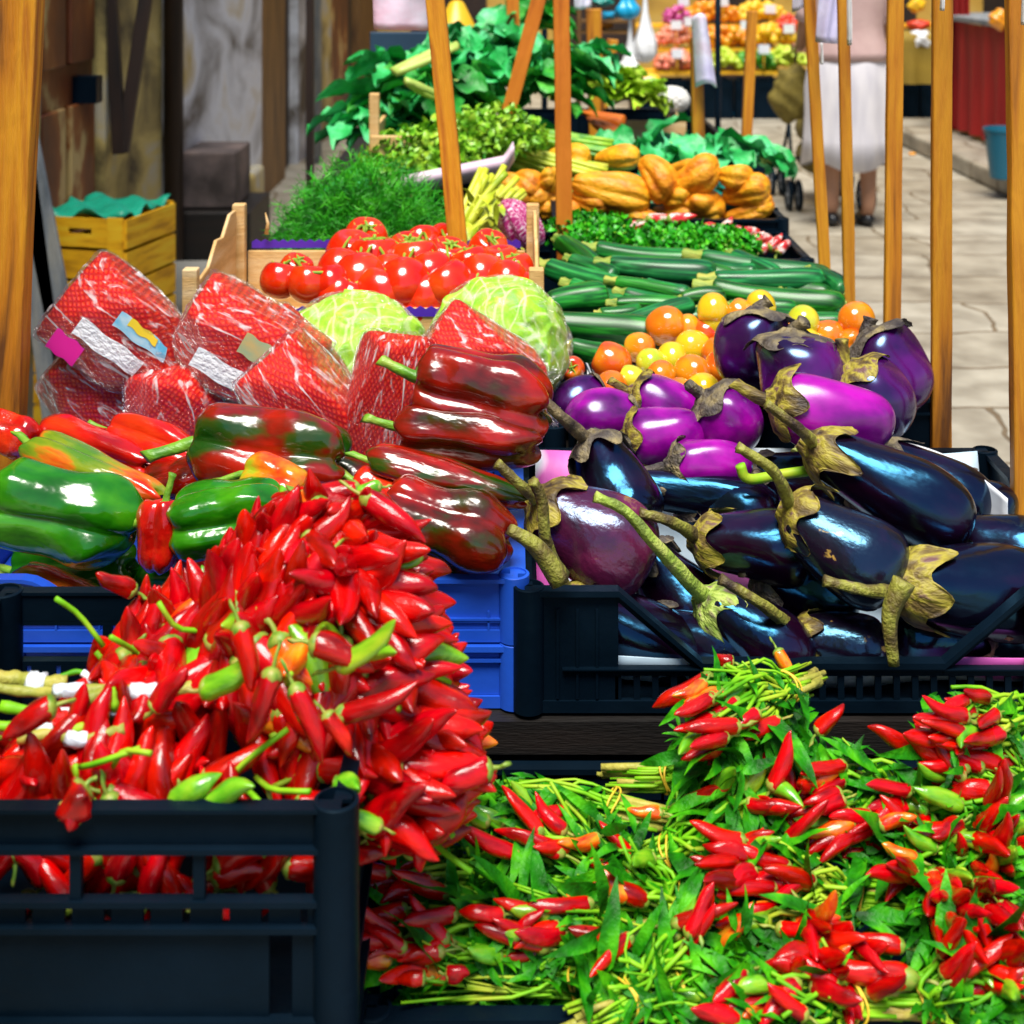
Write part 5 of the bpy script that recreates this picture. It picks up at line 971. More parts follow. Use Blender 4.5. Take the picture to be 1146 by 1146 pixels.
# ---------------------------------------------------------------- leafy chili bunches in the right crate
def zs_(py):
    return float(np.interp(py, [740, 800, 860, 930, 1000, 1080, 1146, 1200], [.868, .845, .815, .795, .772, .75, .732, .72]))
def S(px, py, dz=0.): return PZ(px, py, max(zs_(py), .752 if px > 650 else 0)+dz)
BU = [ # label, band(px,py), cluster(px,py), chilies, green chilies, spread px
 ('leafy bunch topmost against the aubergine crate, stems arching over', (880,770),(800,800),9,6,60,.02),
 ('leafy bunch with few chilies tied by a yellow band at upper left', (665,975),(590,930),5,4,55,.0),
 ('bunch at the left edge with chilies pointing left under the red heap', (600,1050),(465,1050),9,3,50,0),
 ('bunch tied by a pale band with three red chilies in its middle', (690,1040),(585,1050),7,3,45,0),
 ('bunch at the bottom left corner beside the crate socket', (640,1110),(465,1115),8,3,45,0),
 ('bunch with a dense red cluster at upper right by the aubergine crate', (1160,800),(1070,800),20,3,55,.01),
 ('bunch of red chilies directly right of the arching topmost bunch', (1010,890),(950,905),16,6,55,0),
 ('bunch with stout red chilies at the right edge, second row', (1170,900),(1085,865),16,3,50,0),
 ('bunch in the middle with small green pods and leaves', (740,960),(830,930),7,8,65,0),
 ('bunch at mid right with long chilies pointing left', (960,1010),(860,1000),12,5,55,0),
 ('bunch with a round cluster of short chilies facing the viewer', (1050,1000),(1075,1035),24,4,52,.008),
 ('bunch at the bottom centre right with fat red chilies', (850,1075),(930,1090),16,4,60,0),
 ('leafy mostly green bunch at the bottom centre with cut stalks', (705,1120),(780,1090),4,5,60,0),
 ('bunch in the bottom right corner with leaves over its chilies', (1030,1120),(1105,1120),14,5,50,0),
 ('leafy bunch behind the topmost one, mostly foliage', (740,870),(860,870),5,6,60,0),
 ('sparse bunch with a withered orange and purple pod at upper left', (690,905),(560,870),4,3,30,0),
 ('small bunch between the middle leaves and the right edge', (1100,960),(1120,950),10,4,45,0),
 ('green bunch lying along the left wall of the crate', (560,990),(470,985),5,4,50,-.005),
 ('small bunch filling the front middle by the crate rim', (760,1110),(660,1100),6,4,55,0),
 ('dark green bunch at the front right centre near the rim', (960,1125),(860,1120),10,4,55,0),
 ('leafy bunch in the middle left over the cut stalks', (760,1010),(680,985),3,5,60,0),
 ('leafy bunch below the right edge chilies', (1170,940),(1040,945),8,5,60,0),
]
TOPX = [380,440,520,560,640,700,730,760,800,880,910,940,1000,1020,1060,1146]; TOPY = [960,930,890,862,885,872,830,780,735,727,755,805,840,790,772,780]
def ok(p, m=0):
    if p.y < (1.10 if p.x < .05 else 1.05) or (p.y < 1.105 and p.z < .743) or (p.z < .75 and p.x < -.1): return False
    return HY+(H-p.z)*F/p.y > np.interp(CX+p.x*F/p.y, TOPX, TOPY)-m
for bi, (lb, (bx_, by), (cx_, cy), nr, ng, spx, up) in enumerate(BU):
    B_ = S(bx_, by, .0+up*.4); C_ = S(cx_, cy, .008+up); t = thing('leafy_chili_bunch', lb, 'chili bunch', B_, 'leafy chili bunches tied with bands'); inv = T(*(-B_)); ax = (C_-B_); AL = ax.length; ax.normalize()
    side = ax.cross(Vector((0,-.5,.85))).normalized(); upv = side.cross(ax).normalized();  upv = upv if upv.z > 0 else -upv
    stems = MB(); lv = MB(); sw_ = spx*C_.y/F
    ends = []
    nr = int(nr*1.35)
    for i in range(nr+ng):
        e = C_+side*random.uniform(-1,1)*sw_*.75+ax*random.uniform(-.9,.8)*sw_+upv*random.uniform(-.006,.022); ends.append(e)
        tip = (ax*.75+side*random.uniform(-.5,.5)+Vector((-.35,-.3,.12))+rv(.3)); 
        if 'facing the viewer' in lb: tip = ((e-C_)*14+Vector((0,-.8,.1))+rv(.25))
        if 'topmost' in lb: tip += Vector((-.5,-.2,-.3))
        L = random.uniform(.034,.052); k = 'r' if i < nr else random.choice('ggo')
        if i >= nr: L *= .85
        if not (ok(e) and ok(e+tip.normalized()*L)): continue
        add_chili(t, inv, e+upv*(.007 if k == 'r' else .0), tip, L, random.uniform(.011,.015), k)
        m1 = B_+side*random.uniform(-.012,.012)+upv*random.uniform(-.004,.012)
        stems.sweep(spl([m1-ax*.02, m1+ax*.01, (m1+e)/2+rv(.012)+upv*.008, e], 9), [.0019]*9, 5)
    for i in range(34):      # thin stems without pods
        m1 = B_+side*random.uniform(-.013,.013)+upv*random.uniform(-.006,.012); e = m1+ax*random.uniform(.4,1.1)*AL+side*random.uniform(-1,1)*sw_*.8+upv*random.uniform(-.01,.02)
        if not (ok(e) and ok((m1+e)/2)): continue
        stems.sweep(spl([m1-ax*random.uniform(.0,.05), m1, (m1+e)/2+rv(.01), e+rv(.008)], 8), random.uniform(.0008,.0018), 5)
    nl = 360 if ng >= 5 else 300
    for i in range(nl):
        tt = random.uniform(.1, 1.35); a = B_+ax*AL*tt+side*random.uniform(-1,1)*sw_*(.35+.75*tt)+upv*random.uniform(-.028,.016)
        d = ax*random.uniform(-.2,1)+side*random.uniform(-1,1)+upv*random.uniform(-.35,.6)+rv(.3); big = random.random()
        L = random.uniform(.015,.045) if big < .85 else random.uniform(.05,.075)
        if not (ok(a, 4) and ok(a+d.normalized()*L, 4)): continue
        leaf(lv, a, d, upv+rv(.7), L, L*random.uniform(.17,.3), random.uniform(.1,1.7), .3, 6, wav=random.uniform(0,.5))
    obj('leaves', lv.mesh('leaves', M['leaf']), t, inv); obj('stems', stems.mesh('stems', M['stemgreen']), t, inv)
    ct = MB()
    for i in range(7):
        m1 = B_+side*random.uniform(-.01,.01)+upv*random.uniform(-.004,.008); ct.sweep([m1, m1-ax*random.uniform(.03,.07)+rv(.008)], random.uniform(.002,.0042), 7)
    obj('cut_stalks', ct.mesh('cut_stalks', M['stalk']), t, inv)
    rb_ = MB()
    for q in range(2):
        o_ = ax*(.004*q+.003*math.sin(bi)); ring = [B_+o_+side*.0155*math.cos(a)+upv*(.003+.0125*math.sin(a))+ax*.003*math.sin(a*2+bi+q) for a in np.linspace(0, 2*math.pi, 25)]; rb_.sweep(ring, .00095, 6)
    obj('rubber_band', rb_.mesh('rubber_band', M['rubber']), t, inv)
# hand-placed chilies of the right crate
KR = [(628,955,556,920,1,17,'r'),(632,930,590,905,1,18,'r'),(575,1052,600,1010,3,14,'r'),(610,1060,530,1038,3,18,'r'),(500,1052,450,1012,2,18,'r'),(495,1065,440,1075,2,17,'r'),(500,1090,526,1088,4,18,'r'),(475,1095,445,1093,4,17,'r'),(795,758,735,800,0,20,'r'),(820,742,800,738,0,16,'r'),
      (915,820,945,788,6,16,'r'),(1025,838,972,812,5,18,'r'),(1120,860,1060,832,7,24,'r'),(1110,885,1052,880,7,22,'r'),(880,985,808,995,9,24,'r'),(935,1105,885,1070,11,22,'r'),(905,1030,960,1110,11,22,'r'),(1010,1060,950,1045,11,18,'r'),(1020,1095,890,1080,11,26,'r'),(985,925,1020,905,6,16,'o'),(870,728,890,765,0,15,'o'),(740,910,702,908,8,14,'o')]
roots = [o for o in bpy.data.objects if o.name.split('.')[0] == 'leafy_chili_bunch']
roots.sort(key=lambda o: o.name if '.' in o.name else '')
for (ax_, ay, bx_, by, k, wd, kd) in KR:
    a, b = S(ax_, ay, .02), S(bx_, by, .022); b.y = lerp(a.y, b.y, .4); r_ = roots[k]; b = P(bx_, by, b.y); add_chili(r_, r_.matrix_world.inverted() if False else T(*(-r_.location)), a, b-a, (b-a).length, wd*a.y/F, kd)
# ================================================================== BACK GREENS
def heap_thing(name, label, cat, c, fn_list, group=None):
    t = thing(name, label, cat, c, group)
    for nm, mb, mt in fn_list: obj(nm, mb.mesh(nm, M[mt]), t, T(*(-Vector(c))))
    return t
# fennel fronds
mb = MB(); st = MB(); c = P(408, 250, 2.85)
def mound(c, rx, ry, rz):
    n = Vector((random.gauss(0,1), random.gauss(0,1), abs(random.gauss(0,1)))).normalized(); return Vector(c)+Vector((n.x*rx, n.y*ry, n.z*rz)), n
for i in range(1500):
    k = random.uniform(.35, 1)
    p, n = mound((c.x, c.y, c.z-.06), .19*k, .15*k, .20*k); 
    p.z *= 1; d0 = (n+rv(.8)).normalized()
    base = p-d0*.03
    st.sweep([base, base+d0*.04], .0007, 4)
    for j in range(11):
        t_ = j/11; q = base+d0*.045*t_; dd = (d0*.7+rv(1)).normalized(); L = random.uniform(.012,.026); s = dd.cross(rv(1)).normalized()*.0007
        e = q+dd*L; e2 = e+rv(.006); mb.add([q-s, q+s, e+s*.6, e-s*.6, e2], [(0,1,2,3),(3,2,4)])
heap_thing('fennel_frond_heap', 'feathery dark green heap of fennel fronds behind the vine tomatoes', 'fennel', (c.x, c.y, .93), [('fronds', mb, 'dill'), ('stems', st, 'dill')])
# flat-leaved herbs helper
def herb(label, cat, name, c, rx, ry, rz, n, mt, lsz, stemmt='celery', group=None, stems=40):
    mb = MB(); st = MB(); c = Vector(c)
    for i in range(n):
        k = random.uniform(.45, 1); p, nn = mound(c, rx*k, ry*k, rz*k)
        for j in range(3):
            d = (nn*.8+rv(.9)).normalized(); L = lsz*random.uniform(.6,1.3); leaf(mb, p+rv(lsz*.4), d, nn+rv(.6), L, L*.7, .8, .3, 3, wav=.6)
    for i in range(stems):
        p, nn = mound(c, rx*.9, ry*.9, rz*.9); st.sweep(spl([c+Vector((random.uniform(-.5,.5)*rx, 0, 0)), (c+p)/2+rv(.01), p], 6), .0018, 5)
    return heap_thing(name, label, cat, (c.x, c.y, c.z), [('leaves', mb, mt), ('stems', st, stemmt)], group)
pc = lambda px, py, Y: P(px, py, Y)
herb('bunch of flat green parsley at the left beside the pale wooden crate end', 'parsley', 'parsley_bunch', pc(660,268,3.08), .11,.1,.055, 520,'parsley',.016, 'celery', 'parsley bunches behind the zucchini')
herb('bunch of parsley in the middle under the red and white peppers', 'parsley', 'parsley_bunch', pc(745,278,3.06), .10,.09,.05, 460,'parsley',.016, 'celery', 'parsley bunches behind the zucchini')
herb('bunch of parsley at the right next to the street-side crate rim', 'parsley', 'parsley_bunch', pc(800,278,3.07), .10,.08,.045, 420,'parsley',.016, 'celery', 'parsley bunches behind the zucchini')
herb('bright celery leaves in front of the kale, left of the pink tray', 'celery', 'celery_bunch', pc(470,190,3.55), .15,.12,.10, 520,'celery',.028, 'celery', 'celery bunches')
herb('leafy celery head behind the pink tray', 'celery', 'celery_bunch', pc(545,165,3.7), .16,.12,.10, 520,'celery',.028, 'celery', 'celery bunches')
def stalks(label, name, cat, a, b, n, r_, mt, sp=.03):
    mb = MB(); a = Vector(a); b = Vector(b)
    for i in range(n):
        o_ = Vector((random.uniform(-sp,sp), random.uniform(-sp,sp), random.uniform(-sp,sp))); mb.sweep(spl([a+o_*.5, (a+b)/2+o_+rv(.006), b+o_*1.5], 9), [r_*1.2]*4+[r_]*5, 8, lambda tt, th: 1+.2*np.sin(2*th))
    o = obj(name, mb.mesh(name, M[mt])); return tag(o, label, cat)
stalks('pale green celery stalks fanning right in front of the carrots', 'celery_stalks', 'celery', P(555,170,3.75), P(668,208,3.7), 34, .006, 'yellowgreen', .035)
stalks('second layer of bright green celery stalks right of the diagonal batten', 'celery_stalks', 'celery', P(560,150,3.9), P(690,185,3.85), 30, .006, 'celery', .04)
stalks('yellow green leafy stalks between the fennel and the radicchio', 'chard_stalks', 'chard', P(520,262,2.92), P(560,216,3.0), 26, .006, 'yellowgreen', .035)
mb = MB()
for i in range(46):
    a = P(random.uniform(515,568), random.uniform(225,300), random.uniform(2.75,2.95)); leaf(mb, a, rv(1)+Vector((0,-.3,.4)), (0,0,1), random.uniform(.03,.07), random.uniform(.012,.025), random.uniform(.3,1.2), .3, 6, wav=.5)
c = P(545,265,2.85); tag(obj('chard_leaves', mb.mesh('chard_leaves', M['yellowgreen'])), 'yellowish crinkled leaves beside the slanting batten', 'chard leaves')
# radicchio
v, f = ico(5); out = []
for q in v:
    d = Vector(q); a = math.atan2(d.y, d.z); k = 1+.05*math.sin(7*a+3*d.x)+.03*math.sin(13*a+5*d.x); out.append((d.x*k*1.2, d.y*k, d.z*k))
s = 2.85/F; t = tag(obj('radicchio', MB().add(out, f).mesh('radicchio', M['radicchio']), None, Matrix.Translation(P(582,252,2.85)) @ Matrix.Rotation(R(50), 4, 'Y') @ Matrix.Diagonal((27*s,24*s,21*s,1))), 'magenta and white veined radicchio head beside the slanting batten', 'radicchio')
t = tag(obj('radicchio', MB().add(out, f).mesh('radicchio', M['radicchio']), None, Matrix.Translation(P(548,285,2.8)) @ Matrix.Rotation(R(20), 4, 'Y') @ Matrix.Diagonal((20*s,20*s,17*s,1))), 'smaller radicchio half hidden behind the vine tomatoes', 'radicchio')
# pink foam tray
def tray(u, v):
    px = lerp(432, 574, u); p = P(px, lerp(200, 172, u)+(0 if u < .93 else -14*(u-.93)/.07), lerp(3.12, 3.2, u)); w_ = lerp(-.07, .07, v); return (p.x, p.y+w_, p.z-.035*math.sin(math.pi*v)**.5*(1 if u > .04 else .3)-.01*v)
sheet('foam_tray', 'pale pink foam tray tilted over the gourds and celery', 'tray', 'styro', tray, 40, 20, .005)
# red and white peppers on the parsley
RW = [(690,258,740,246),(715,262,742,250),(725,246,760,240),(748,246,775,244),(700,266,724,256),(805,262,822,250),(815,262,836,252),(828,262,848,256),(842,268,866,260),(838,276,852,264),(850,282,866,266),(860,278,878,270),(846,270,838,284),(870,284,880,268),(790,256,806,250)]
rdm = [chili_mesh(70+i, 'radish') for i in range(3)]; its = []
for i, (a, b, c_, d) in enumerate(RW):
    Y = 3.12 if a < 780 else 3.18; t = thing('red_white_pepper', 'x', 'pepper', frame(P(a, b, Y), P(c_, d, Y+.02), 13*Y/F, i), 'small red and white streaked peppers'); obj('body', rdm[i % 3], t); obj('stem', CX_[i % 4], t); its.append((b, a, t, 'small'))
rowlabels(its, ['row along the gourds', 'row along the street-side rim'], '{word} streaked red pepper, {pos} in the {row}')
# kale and broccoli heap
def kale_bunch(label, c, n, L, mt, rad, dirz=.4, group='dark kale and broccoli bunches', stem=True, name='kale_bunch', flow=(0,-.4,0)):
    c = Vector(c); t = thing(name, label, 'kale', c, group)
    for i in range(n):
        a = random.uniform(0, 6.28); d = Vector((math.cos(a), math.sin(a)*.6, random.uniform(-.1, dirz)))+Vector(flow); p = c+Vector((math.cos(a)*rad*random.random(), math.sin(a)*rad*.6*random.random(), random.uniform(-.4,.5)*rad)); mb = MB()
        broad(mb, p, d, Vector((0,0,1))+rv(.5), L*random.uniform(.7,1.2), L*random.uniform(.55,.85), random.uniform(.5,1.3), .1); lf = obj('leaf', mb.mesh('leaf', M[mt]), t, T(*(-c)))
        if stem and i % 2 == 0: sb = MB().sweep([p, p+d.normalized()*L*.3+Vector((0,0,-.006))], [.006,.003], 6); obj('midrib', sb.mesh('midrib', M['kalestem']), lf)
    return t
kale_bunch('dark broccoli greens at the left end hanging beside the pale wood crate', P(435,125,3.95), 26, .15, 'kale', .10)
kale_bunch('dark green leaves at the lower left edge of the kale heap', P(410,200,3.8), 12, .12, 'kale', .07)
kale_bunch('deep green leaves in the middle behind the slanting batten', P(490,105,4.0), 26, .16, 'kale2', .11)
kale_bunch('leaves at the crown of the kale heap under the amber lamp', P(550,62,4.25), 28, .16, 'kale', .11)
kale_bunch('deep green leaves right of the diagonal batten', P(600,95,4.2), 26, .15, 'kale2', .11)
kale_bunch('leaves on the right flank of the kale heap behind the orange upright', P(640,60,4.4), 16, .13, 'kale', .08)
kale_bunch('leaves rising to the top of the photo between the crossed battens', P(592,28,4.45), 16, .13, 'kale2', .07)
kale_bunch('broad kale leaves at the upper left of the heap below the navy board', P(462,90,4.0), 20, .16, 'kale', .10)
kale_bunch('kale leaves in the notch between the slanting batten and the lamp', P(520,75,4.15), 20, .16, 'kale', .10)
kale_bunch('kale leaves between the diagonal batten and the orange upright', P(612,75,4.3), 18, .15, 'kale', .09)
kale_bunch('dark leaves low behind the celery in the middle', P(560,140,4.1), 10, .17, 'kale2', .1)
hp = MB(); 
for (px, py, Y, w_, z0) in ((500,150,4.3,.42,.78),): p = P(px, py, Y); hp.box(p.x-w_/2, p.x+w_/2, Y-.1, Y+.5, z0, p.z-.05)
tag(bevel(obj('wooden_crate', hp.mesh('wooden_crate', M['dark_wood'], smooth=False)), .01), 'dark wooden box hidden under the kale heap', 'box')
stalks('thick pale green kale stalks sticking out left of the slanting batten', 'kale_stalks', 'kale stalks', P(440,80,3.75), P(505,48,3.85), 4, .009, 'kalestem', .012)
stalks('pale kale stalk end crossing behind the slanting batten', 'kale_stalks', 'kale stalks', P(455,90,3.7), P(500,108,3.8), 3, .008, 'kalestem', .01)
# broad kale leaves at the right, behind gourds
kale_bunch('broad blue-green leaf bunch left of the short bagged stake', P(730,172,4.1), 12, .17, 'kale', .07, .3, 'blue-green kale bunches behind the gourds')
kale_bunch('broad leaf bunch right of the short bagged stake', P(800,172,4.15), 12, .17, 'kale', .07, .2, 'blue-green kale bunches behind the gourds')
kale_bunch('leaf bunch drooping over the street side of the table', P(845,182,4.1), 8, .12, 'kale', .04, .0, 'blue-green kale bunches behind the gourds', flow=(.5,-.3,-.1))
# carrots
cm = [MB().revolve(spl([(.2,0),(.45,.02),(.5,.08),(.4,.5),(.2,.85),(.02,1)], 14), 14).mesh('carrot', M['carrot']) for _ in range(1)][0]
its = []
for i in range(14):
    a = P(645+random.uniform(-4,10)+i*1.4, 124+i*1.0, 4.7-.02*i); b = P(692+random.uniform(-6,8), 134+i*1.9+random.uniform(-3,3), 4.6-.02*i); t = thing('carrot', 'x', 'carrot', frame(b, a, 12*4.6/F, 0), 'carrots behind the celery'); obj('body', cm, t); its.append((124+i*1.0, 645+i, t, 'slim'))
rowlabels(its, ['upper layer', 'lower layer by the celery'], '{word} orange carrot, {pos} in the {row}')
# green lettuces
def frilly(label, c, rx, n, mt, group, L=.12):
    c = Vector(c); t = thing('frilly_lettuce', label, 'lettuce', c, group); mb = MB()
    for i in range(n):
        a = random.uniform(0, 6.28); e = random.uniform(.0, 1.2); d = Vector((math.cos(a)*math.cos(e), math.sin(a)*math.cos(e), math.sin(e))); broad(mb, c+d*rx*.2, d, Vector((0,0,1))+rv(.3), L, L*.8, .9, .16, 8, 8)
    obj('leaves', mb.mesh('leaves', M[mt]), t, T(*(-c))); return t
frilly('pale green frilly lettuce behind the orange upright', P(655,100,5.0), .1, 26, 'greenlet', 'green lettuces at the back')
frilly('bright green frilly lettuce in the middle of the back row', P(690,105,4.95), .1, 26, 'greenlet', 'green lettuces at the back')
frilly('bright green frilly lettuce nearest the white cauliflowers', P(722,115,4.9), .08, 22, 'greenlet', 'green lettuces at the back', .1)
# cauliflowers / white bulbs
for lb, px, py, r_, Y in (('largest', 752, 112, 20, 5.3), ('middle', 728, 100, 17, 5.4), ('rear', 705, 84, 15, 5.55)):
    v, f = ico(5); out = [tuple(Vector(q)*(1+.05*math.sin(14*q[0])*math.sin(13*q[1]+1)*math.sin(14*q[2]+2))) for q in v]; s = Y/F
    t = tag(obj('cauliflower', MB().add(out, f).mesh('cauliflower', M['cauli']), None, Matrix.Translation(P(px, py, Y)) @ Matrix.Diagonal((r_*s, r_*s, r_*s*.8, 1))), 'white cauliflower head, %s of the three beside the frilly lettuces' % lb, 'cauliflower', 'white cauliflowers')
t = tag(obj('yellow_melon', MB().add(*[ico(4)[0], ico(4)[1]]).mesh('yellow_melon', M['f_yellowf']), None, Matrix.Translation(P(727,90,5.6)) @ Matrix.Diagonal((.045,.04,.03,1))), 'yellow melon on top of the white cauliflowers', 'melon')
wb = thing('wooden_crate', 'pale wooden crate under the cauliflowers with an orange plank edge', 'crate', P(700,150,5.0))
for nm, a, b in (('front_panel', (690,135), (768,152)),):
    p, q = P(*a, 5.0), P(*b, 5.0); obj(nm, MB().box(p.x, q.x, 5.0, 5.01, q.z-.12, p.z).mesh(nm, M['crate_wood'], smooth=False), wb, T(*(-wb.location)))
    obj('side_panel', MB().box(q.x-.01, q.x, 5.011, 5.5, q.z-.12, p.z).mesh(nm, M['crate_wood'], smooth=False), wb, T(*(-wb.location)))
# ================================================================== BEHIND: vendor clutter, fruit stall
def blob(name, label, cat, px, py, Y, rx, ry, mat, seed=1, group=None):
    v, f = ico(4); out = []
    for q in v:
        d = Vector(q); k = 1+.12*math.sin(5*d.x+seed)*math.sin(4*d.z+seed*2)+.06*math.sin(11*d.z+7*d.x+seed); out.append(tuple(d*k))
    s = Y/F; return tag(obj(name, MB().add(out, f).mesh(name, M[mat]), None, Matrix.Translation(P(px, py, Y)) @ Matrix.Diagonal((rx*s, rx*s*.7, ry*s, 1))), label, cat, group)
def hang(o, px, py, Y):
    pass
rack = thing('bag_rack', 'dark metal rail on two uprights from which plastic bags hang behind the lettuces', 'rack', (0.5, 6.6, 0))
obj('rail', MB().sweep([(-.35,0,1.72),(.45,0,1.72)], .012, 8).mesh('rail', M['blk']), rack)
for x in (-.35, .45): obj('upright', MB().sweep([(x,0,0),(x,0,1.72)], .014, 8).mesh('upright', M['blk']), rack)
def hbag(label, px, py0, py1, w, Y, mat, sd):
    a, b = P(px, py0, Y), P(px, py1, Y); pts = spl([(a.x, Y, 1.71), (a.x, Y, a.z), (b.x, Y, lerp(a.z, b.z, .6)), (b.x, Y, b.z)], 14); s = w*Y/F*.5
    return tag(obj('hanging_bag', MB().sweep(pts, [s*k for k in (.08,.08,.1,.12,.25,.5,.7,.85,.95,1,1,.95,.75,.3)], 20, lambda t, th: 1+.18*np.sin(5*th+sd+4*t)).mesh('hanging_bag', M[mat])), label, 'bag', 'plastic bags on the rail')
hbag('bright blue plastic bag hanging at the top behind the lettuces', 702, -8, 22, 26, 6.6, 'bluebag', 1)
hbag('white plastic bag hanging left of the far fruit stall', 722, 20, 70, 26, 6.6, 'white', 2)
hbag('creased white plastic bag hanging low beside the slim stake', 705, 50, 88, 22, 6.6, 'white', 3)
for k, (lb, px, py, rx, ry, mt) in enumerate((('small teal carton at the top edge by the orange upright', 675, 2, 12, 5, 'teal'),('blue and white packet on the far shelf', 680, 17, 10, 5, 'bluebag'),('orange bowl on the far shelf', 678, 28, 9, 5, 'f_orange'))):
    blob('packet', lb, 'packet', px, py, 6.9, rx, ry, mt, k)
sh = thing('back_shelf', 'brown wooden shelf carrying packets behind the lettuces', 'shelf', (.45, 6.9, 0))
for z in (P(0,34,6.9).z, P(0,22,6.9).z): obj('board', MB().box(-.12, .12, -.1, .1, z-.012, z).mesh('board', M['bwood'], smooth=False), sh)
for x in (-.13, .13): obj('side', MB().box(x-.008, x+.008, -.1, .1, 0, 1.5).mesh('side', M['bwood'], smooth=False), sh)
# fruit stall far away
FS = thing('fruit_stand', 'stepped wooden display stand of the far fruit stall', 'stand', (2.2, 13.9, 0))
xl, xr = P(715, 0, 13.8).x, 4.6
for k, (z, y) in enumerate(((.42, 13.9), (.62, 14.25), (.84, 14.6))):
    obj('shelf', MB().box(xl, xr, y, y+.36, z-.03, z).mesh('shelf', M['yellow_wood'], smooth=False), FS, T(-2.2, -13.9, 0))
obj('side', MB().box(xl, xl+.03, 13.95, 14.9, 0, .38).mesh('side', M['yellow_wood'], smooth=False), FS, T(-2.2, -13.9, 0)); obj('side', MB().box(xr-.03, xr, 13.95, 14.9, 0, .38).mesh('side', M['yellow_wood'], smooth=False), FS, T(-2.2, -13.9, 0))
for k in range(7):
    x = xl+.02+k*.44; o = crate('black crate standing on the paving under the far fruit stall, %s' % ('leftmost' if k == 0 else 'rightmost' if k == 6 else ORD[k]+' from the left'), x, x+.4, 13.55, 13.85, .0, .37, 'blk', 'panel', group='black crates under the far fruit stall')
def fruitheap(name, label, x0, x1, y0, y1, z, mt, r_=.04, n=90):
    mb = MB(); v, f = ico(2)
    for i in range(n):
        x, y = random.uniform(x0, x1), random.uniform(y0, y1); u = (x-x0)/(x1-x0); h = .16*math.sin(math.pi*u)**.5*random.random()+.02; mb.add([(q[0]*r_+x, q[1]*r_+y, q[2]*r_+z+h+.02) for q in v], f)
    o = obj(name, mb.mesh(name, M[mt])); tag(o, label, 'fruit', 'fruit heaps of the far stall', 'stuff')
def fx(px): return P(px, 0, 14).x
fruitheap('lettuce_heap', 'lime green heap at the left front of the far fruit stall', fx(798), fx(826), 13.92, 14.2, .42, 'f_lime')
fruitheap('herb_heap', 'dark green heap beside the black-tipped stake on the far stall', fx(826), fx(866), 13.92, 14.2, .42, 'f_greenf')
fruitheap('grape_heap', 'pale lime grape heap left of the white skirt on the far stall', fx(864), fx(902), 13.9, 14.2, .45, 'f_lime', .03, 150)
fruitheap('peach_heap', 'pink peach heap low at the left of the far stall', fx(736), fx(775), 13.92, 14.2, .42, 'f_pink')
fruitheap('peach_heap', 'pinkish peach heap on the middle shelf of the far stall', fx(738), fx(782), 14.3, 14.55, .63, 'f_pink')
fruitheap('orange_heap', 'orange fruit heap in the middle of the far stall', fx(782), fx(850), 14.3, 14.55, .62, 'f_orange', .045, 140)
fruitheap('lemon_heap', 'yellow fruit heap right of the black-tipped stake', fx(846), fx(905), 14.3, 14.55, .64, 'f_yellowf', .045, 120)
fruitheap('orange_heap', 'orange fruit heap on the top shelf of the far stall', fx(775), fx(840), 14.65, 14.9, .86, 'f_orange', .045, 140)
fruitheap('lemon_heap', 'yellow orange heap at the top right of the far stall', fx(836), fx(895), 14.65, 14.9, .86, 'f_yellowf', .045, 120)
fruitheap('plum_heap', 'magenta fruit heap on the upper left shelf', fx(752), fx(780), 14.5, 14.7, .84, 'f_magf', .035, 60)
fruitheap('tomato_heap', 'red fruit heap near the top right of the far stall', fx(880), fx(905), 14.3, 14.5, .74, 'f_redf', .04, 60)
fruitheap('orange_heap', 'orange heap continuing behind the skirted person', fx(905), fx(1010), 14.3, 14.9, .7, 'f_orange', .045, 140)
fruitheap('lemon_heap', 'yellow heap continuing at the right end of the far stall', fx(905), fx(1010), 13.95, 14.2, .45, 'f_yellowf', .045, 120)
for k, (px, py, lb) in enumerate(((765, 2, 'at the top left'), (809, 2, 'at the top centre'), (757, 28, 'square, over the plums'), (772, 24, 'next to the plums'), (758, 60, 'over the low peaches'), (862, 10, 'round, right of the black-tipped stake'), (835, 28, 'just left of the black-tipped stake'), (855, 55, 'low over the herbs'), (883, 32, 'beside the red heap'))):
    p = P(px, py, 13.85 if py > 50 else 14.25 if py > 20 else 14.6); s = .055
    t = thing('price_card', 'white price card %s of the far stall' % lb, 'price card', p, 'white price cards of the far stall'); obj('card', MB().box(-s, s, -.004, .004, -s*.8, s*.8).mesh('card', M['paper'], smooth=False), t); obj('stick', MB().sweep([(0,.008,-.3 if py > 50 else -.26),(0,.008,.02)], .005, 5).mesh('stick', M['yellow_wood']), t)
# ---------------------------------------------------------------- right side: draped stall, tub, table with bowls, bucket
t = thing('draped_stall', 'market stall draped in dark red cloth on the right pavement', 'stall', (3.9, 10.2, .13))
O3 = T(-3.9, -10.2, -.13); x0 = 3.55
def drape(u, v):
    a = u*3.6; 
    if a < 1.2: x, y = x0+1.2-a+.0, 9.55
    else: x, y = x0, 9.55+(a-1.2)
    k = .035*math.sin(a*22)*(v); 
    return (x-(k if a >= 1.2 else 0), y-(k if a < 1.2 else 0), lerp(1.02, .17, v)+0)
v = [drape(i/119, j/7) for j in range(8) for i in range(120)]
obj('cloth', MB().add(v, [(j*120+i, j*120+i+1, (j+1)*120+i+1, (j+1)*120+i) for j in range(7) for i in range(119)]).mesh('cloth', M['cloth_red']), t, O3)
bevel(obj('counter', MB().box(x0-.03, 4.8, 9.5, 12.0, 1.025, 1.07).mesh('counter', M['grey_board'], smooth=False), t, O3), .008)
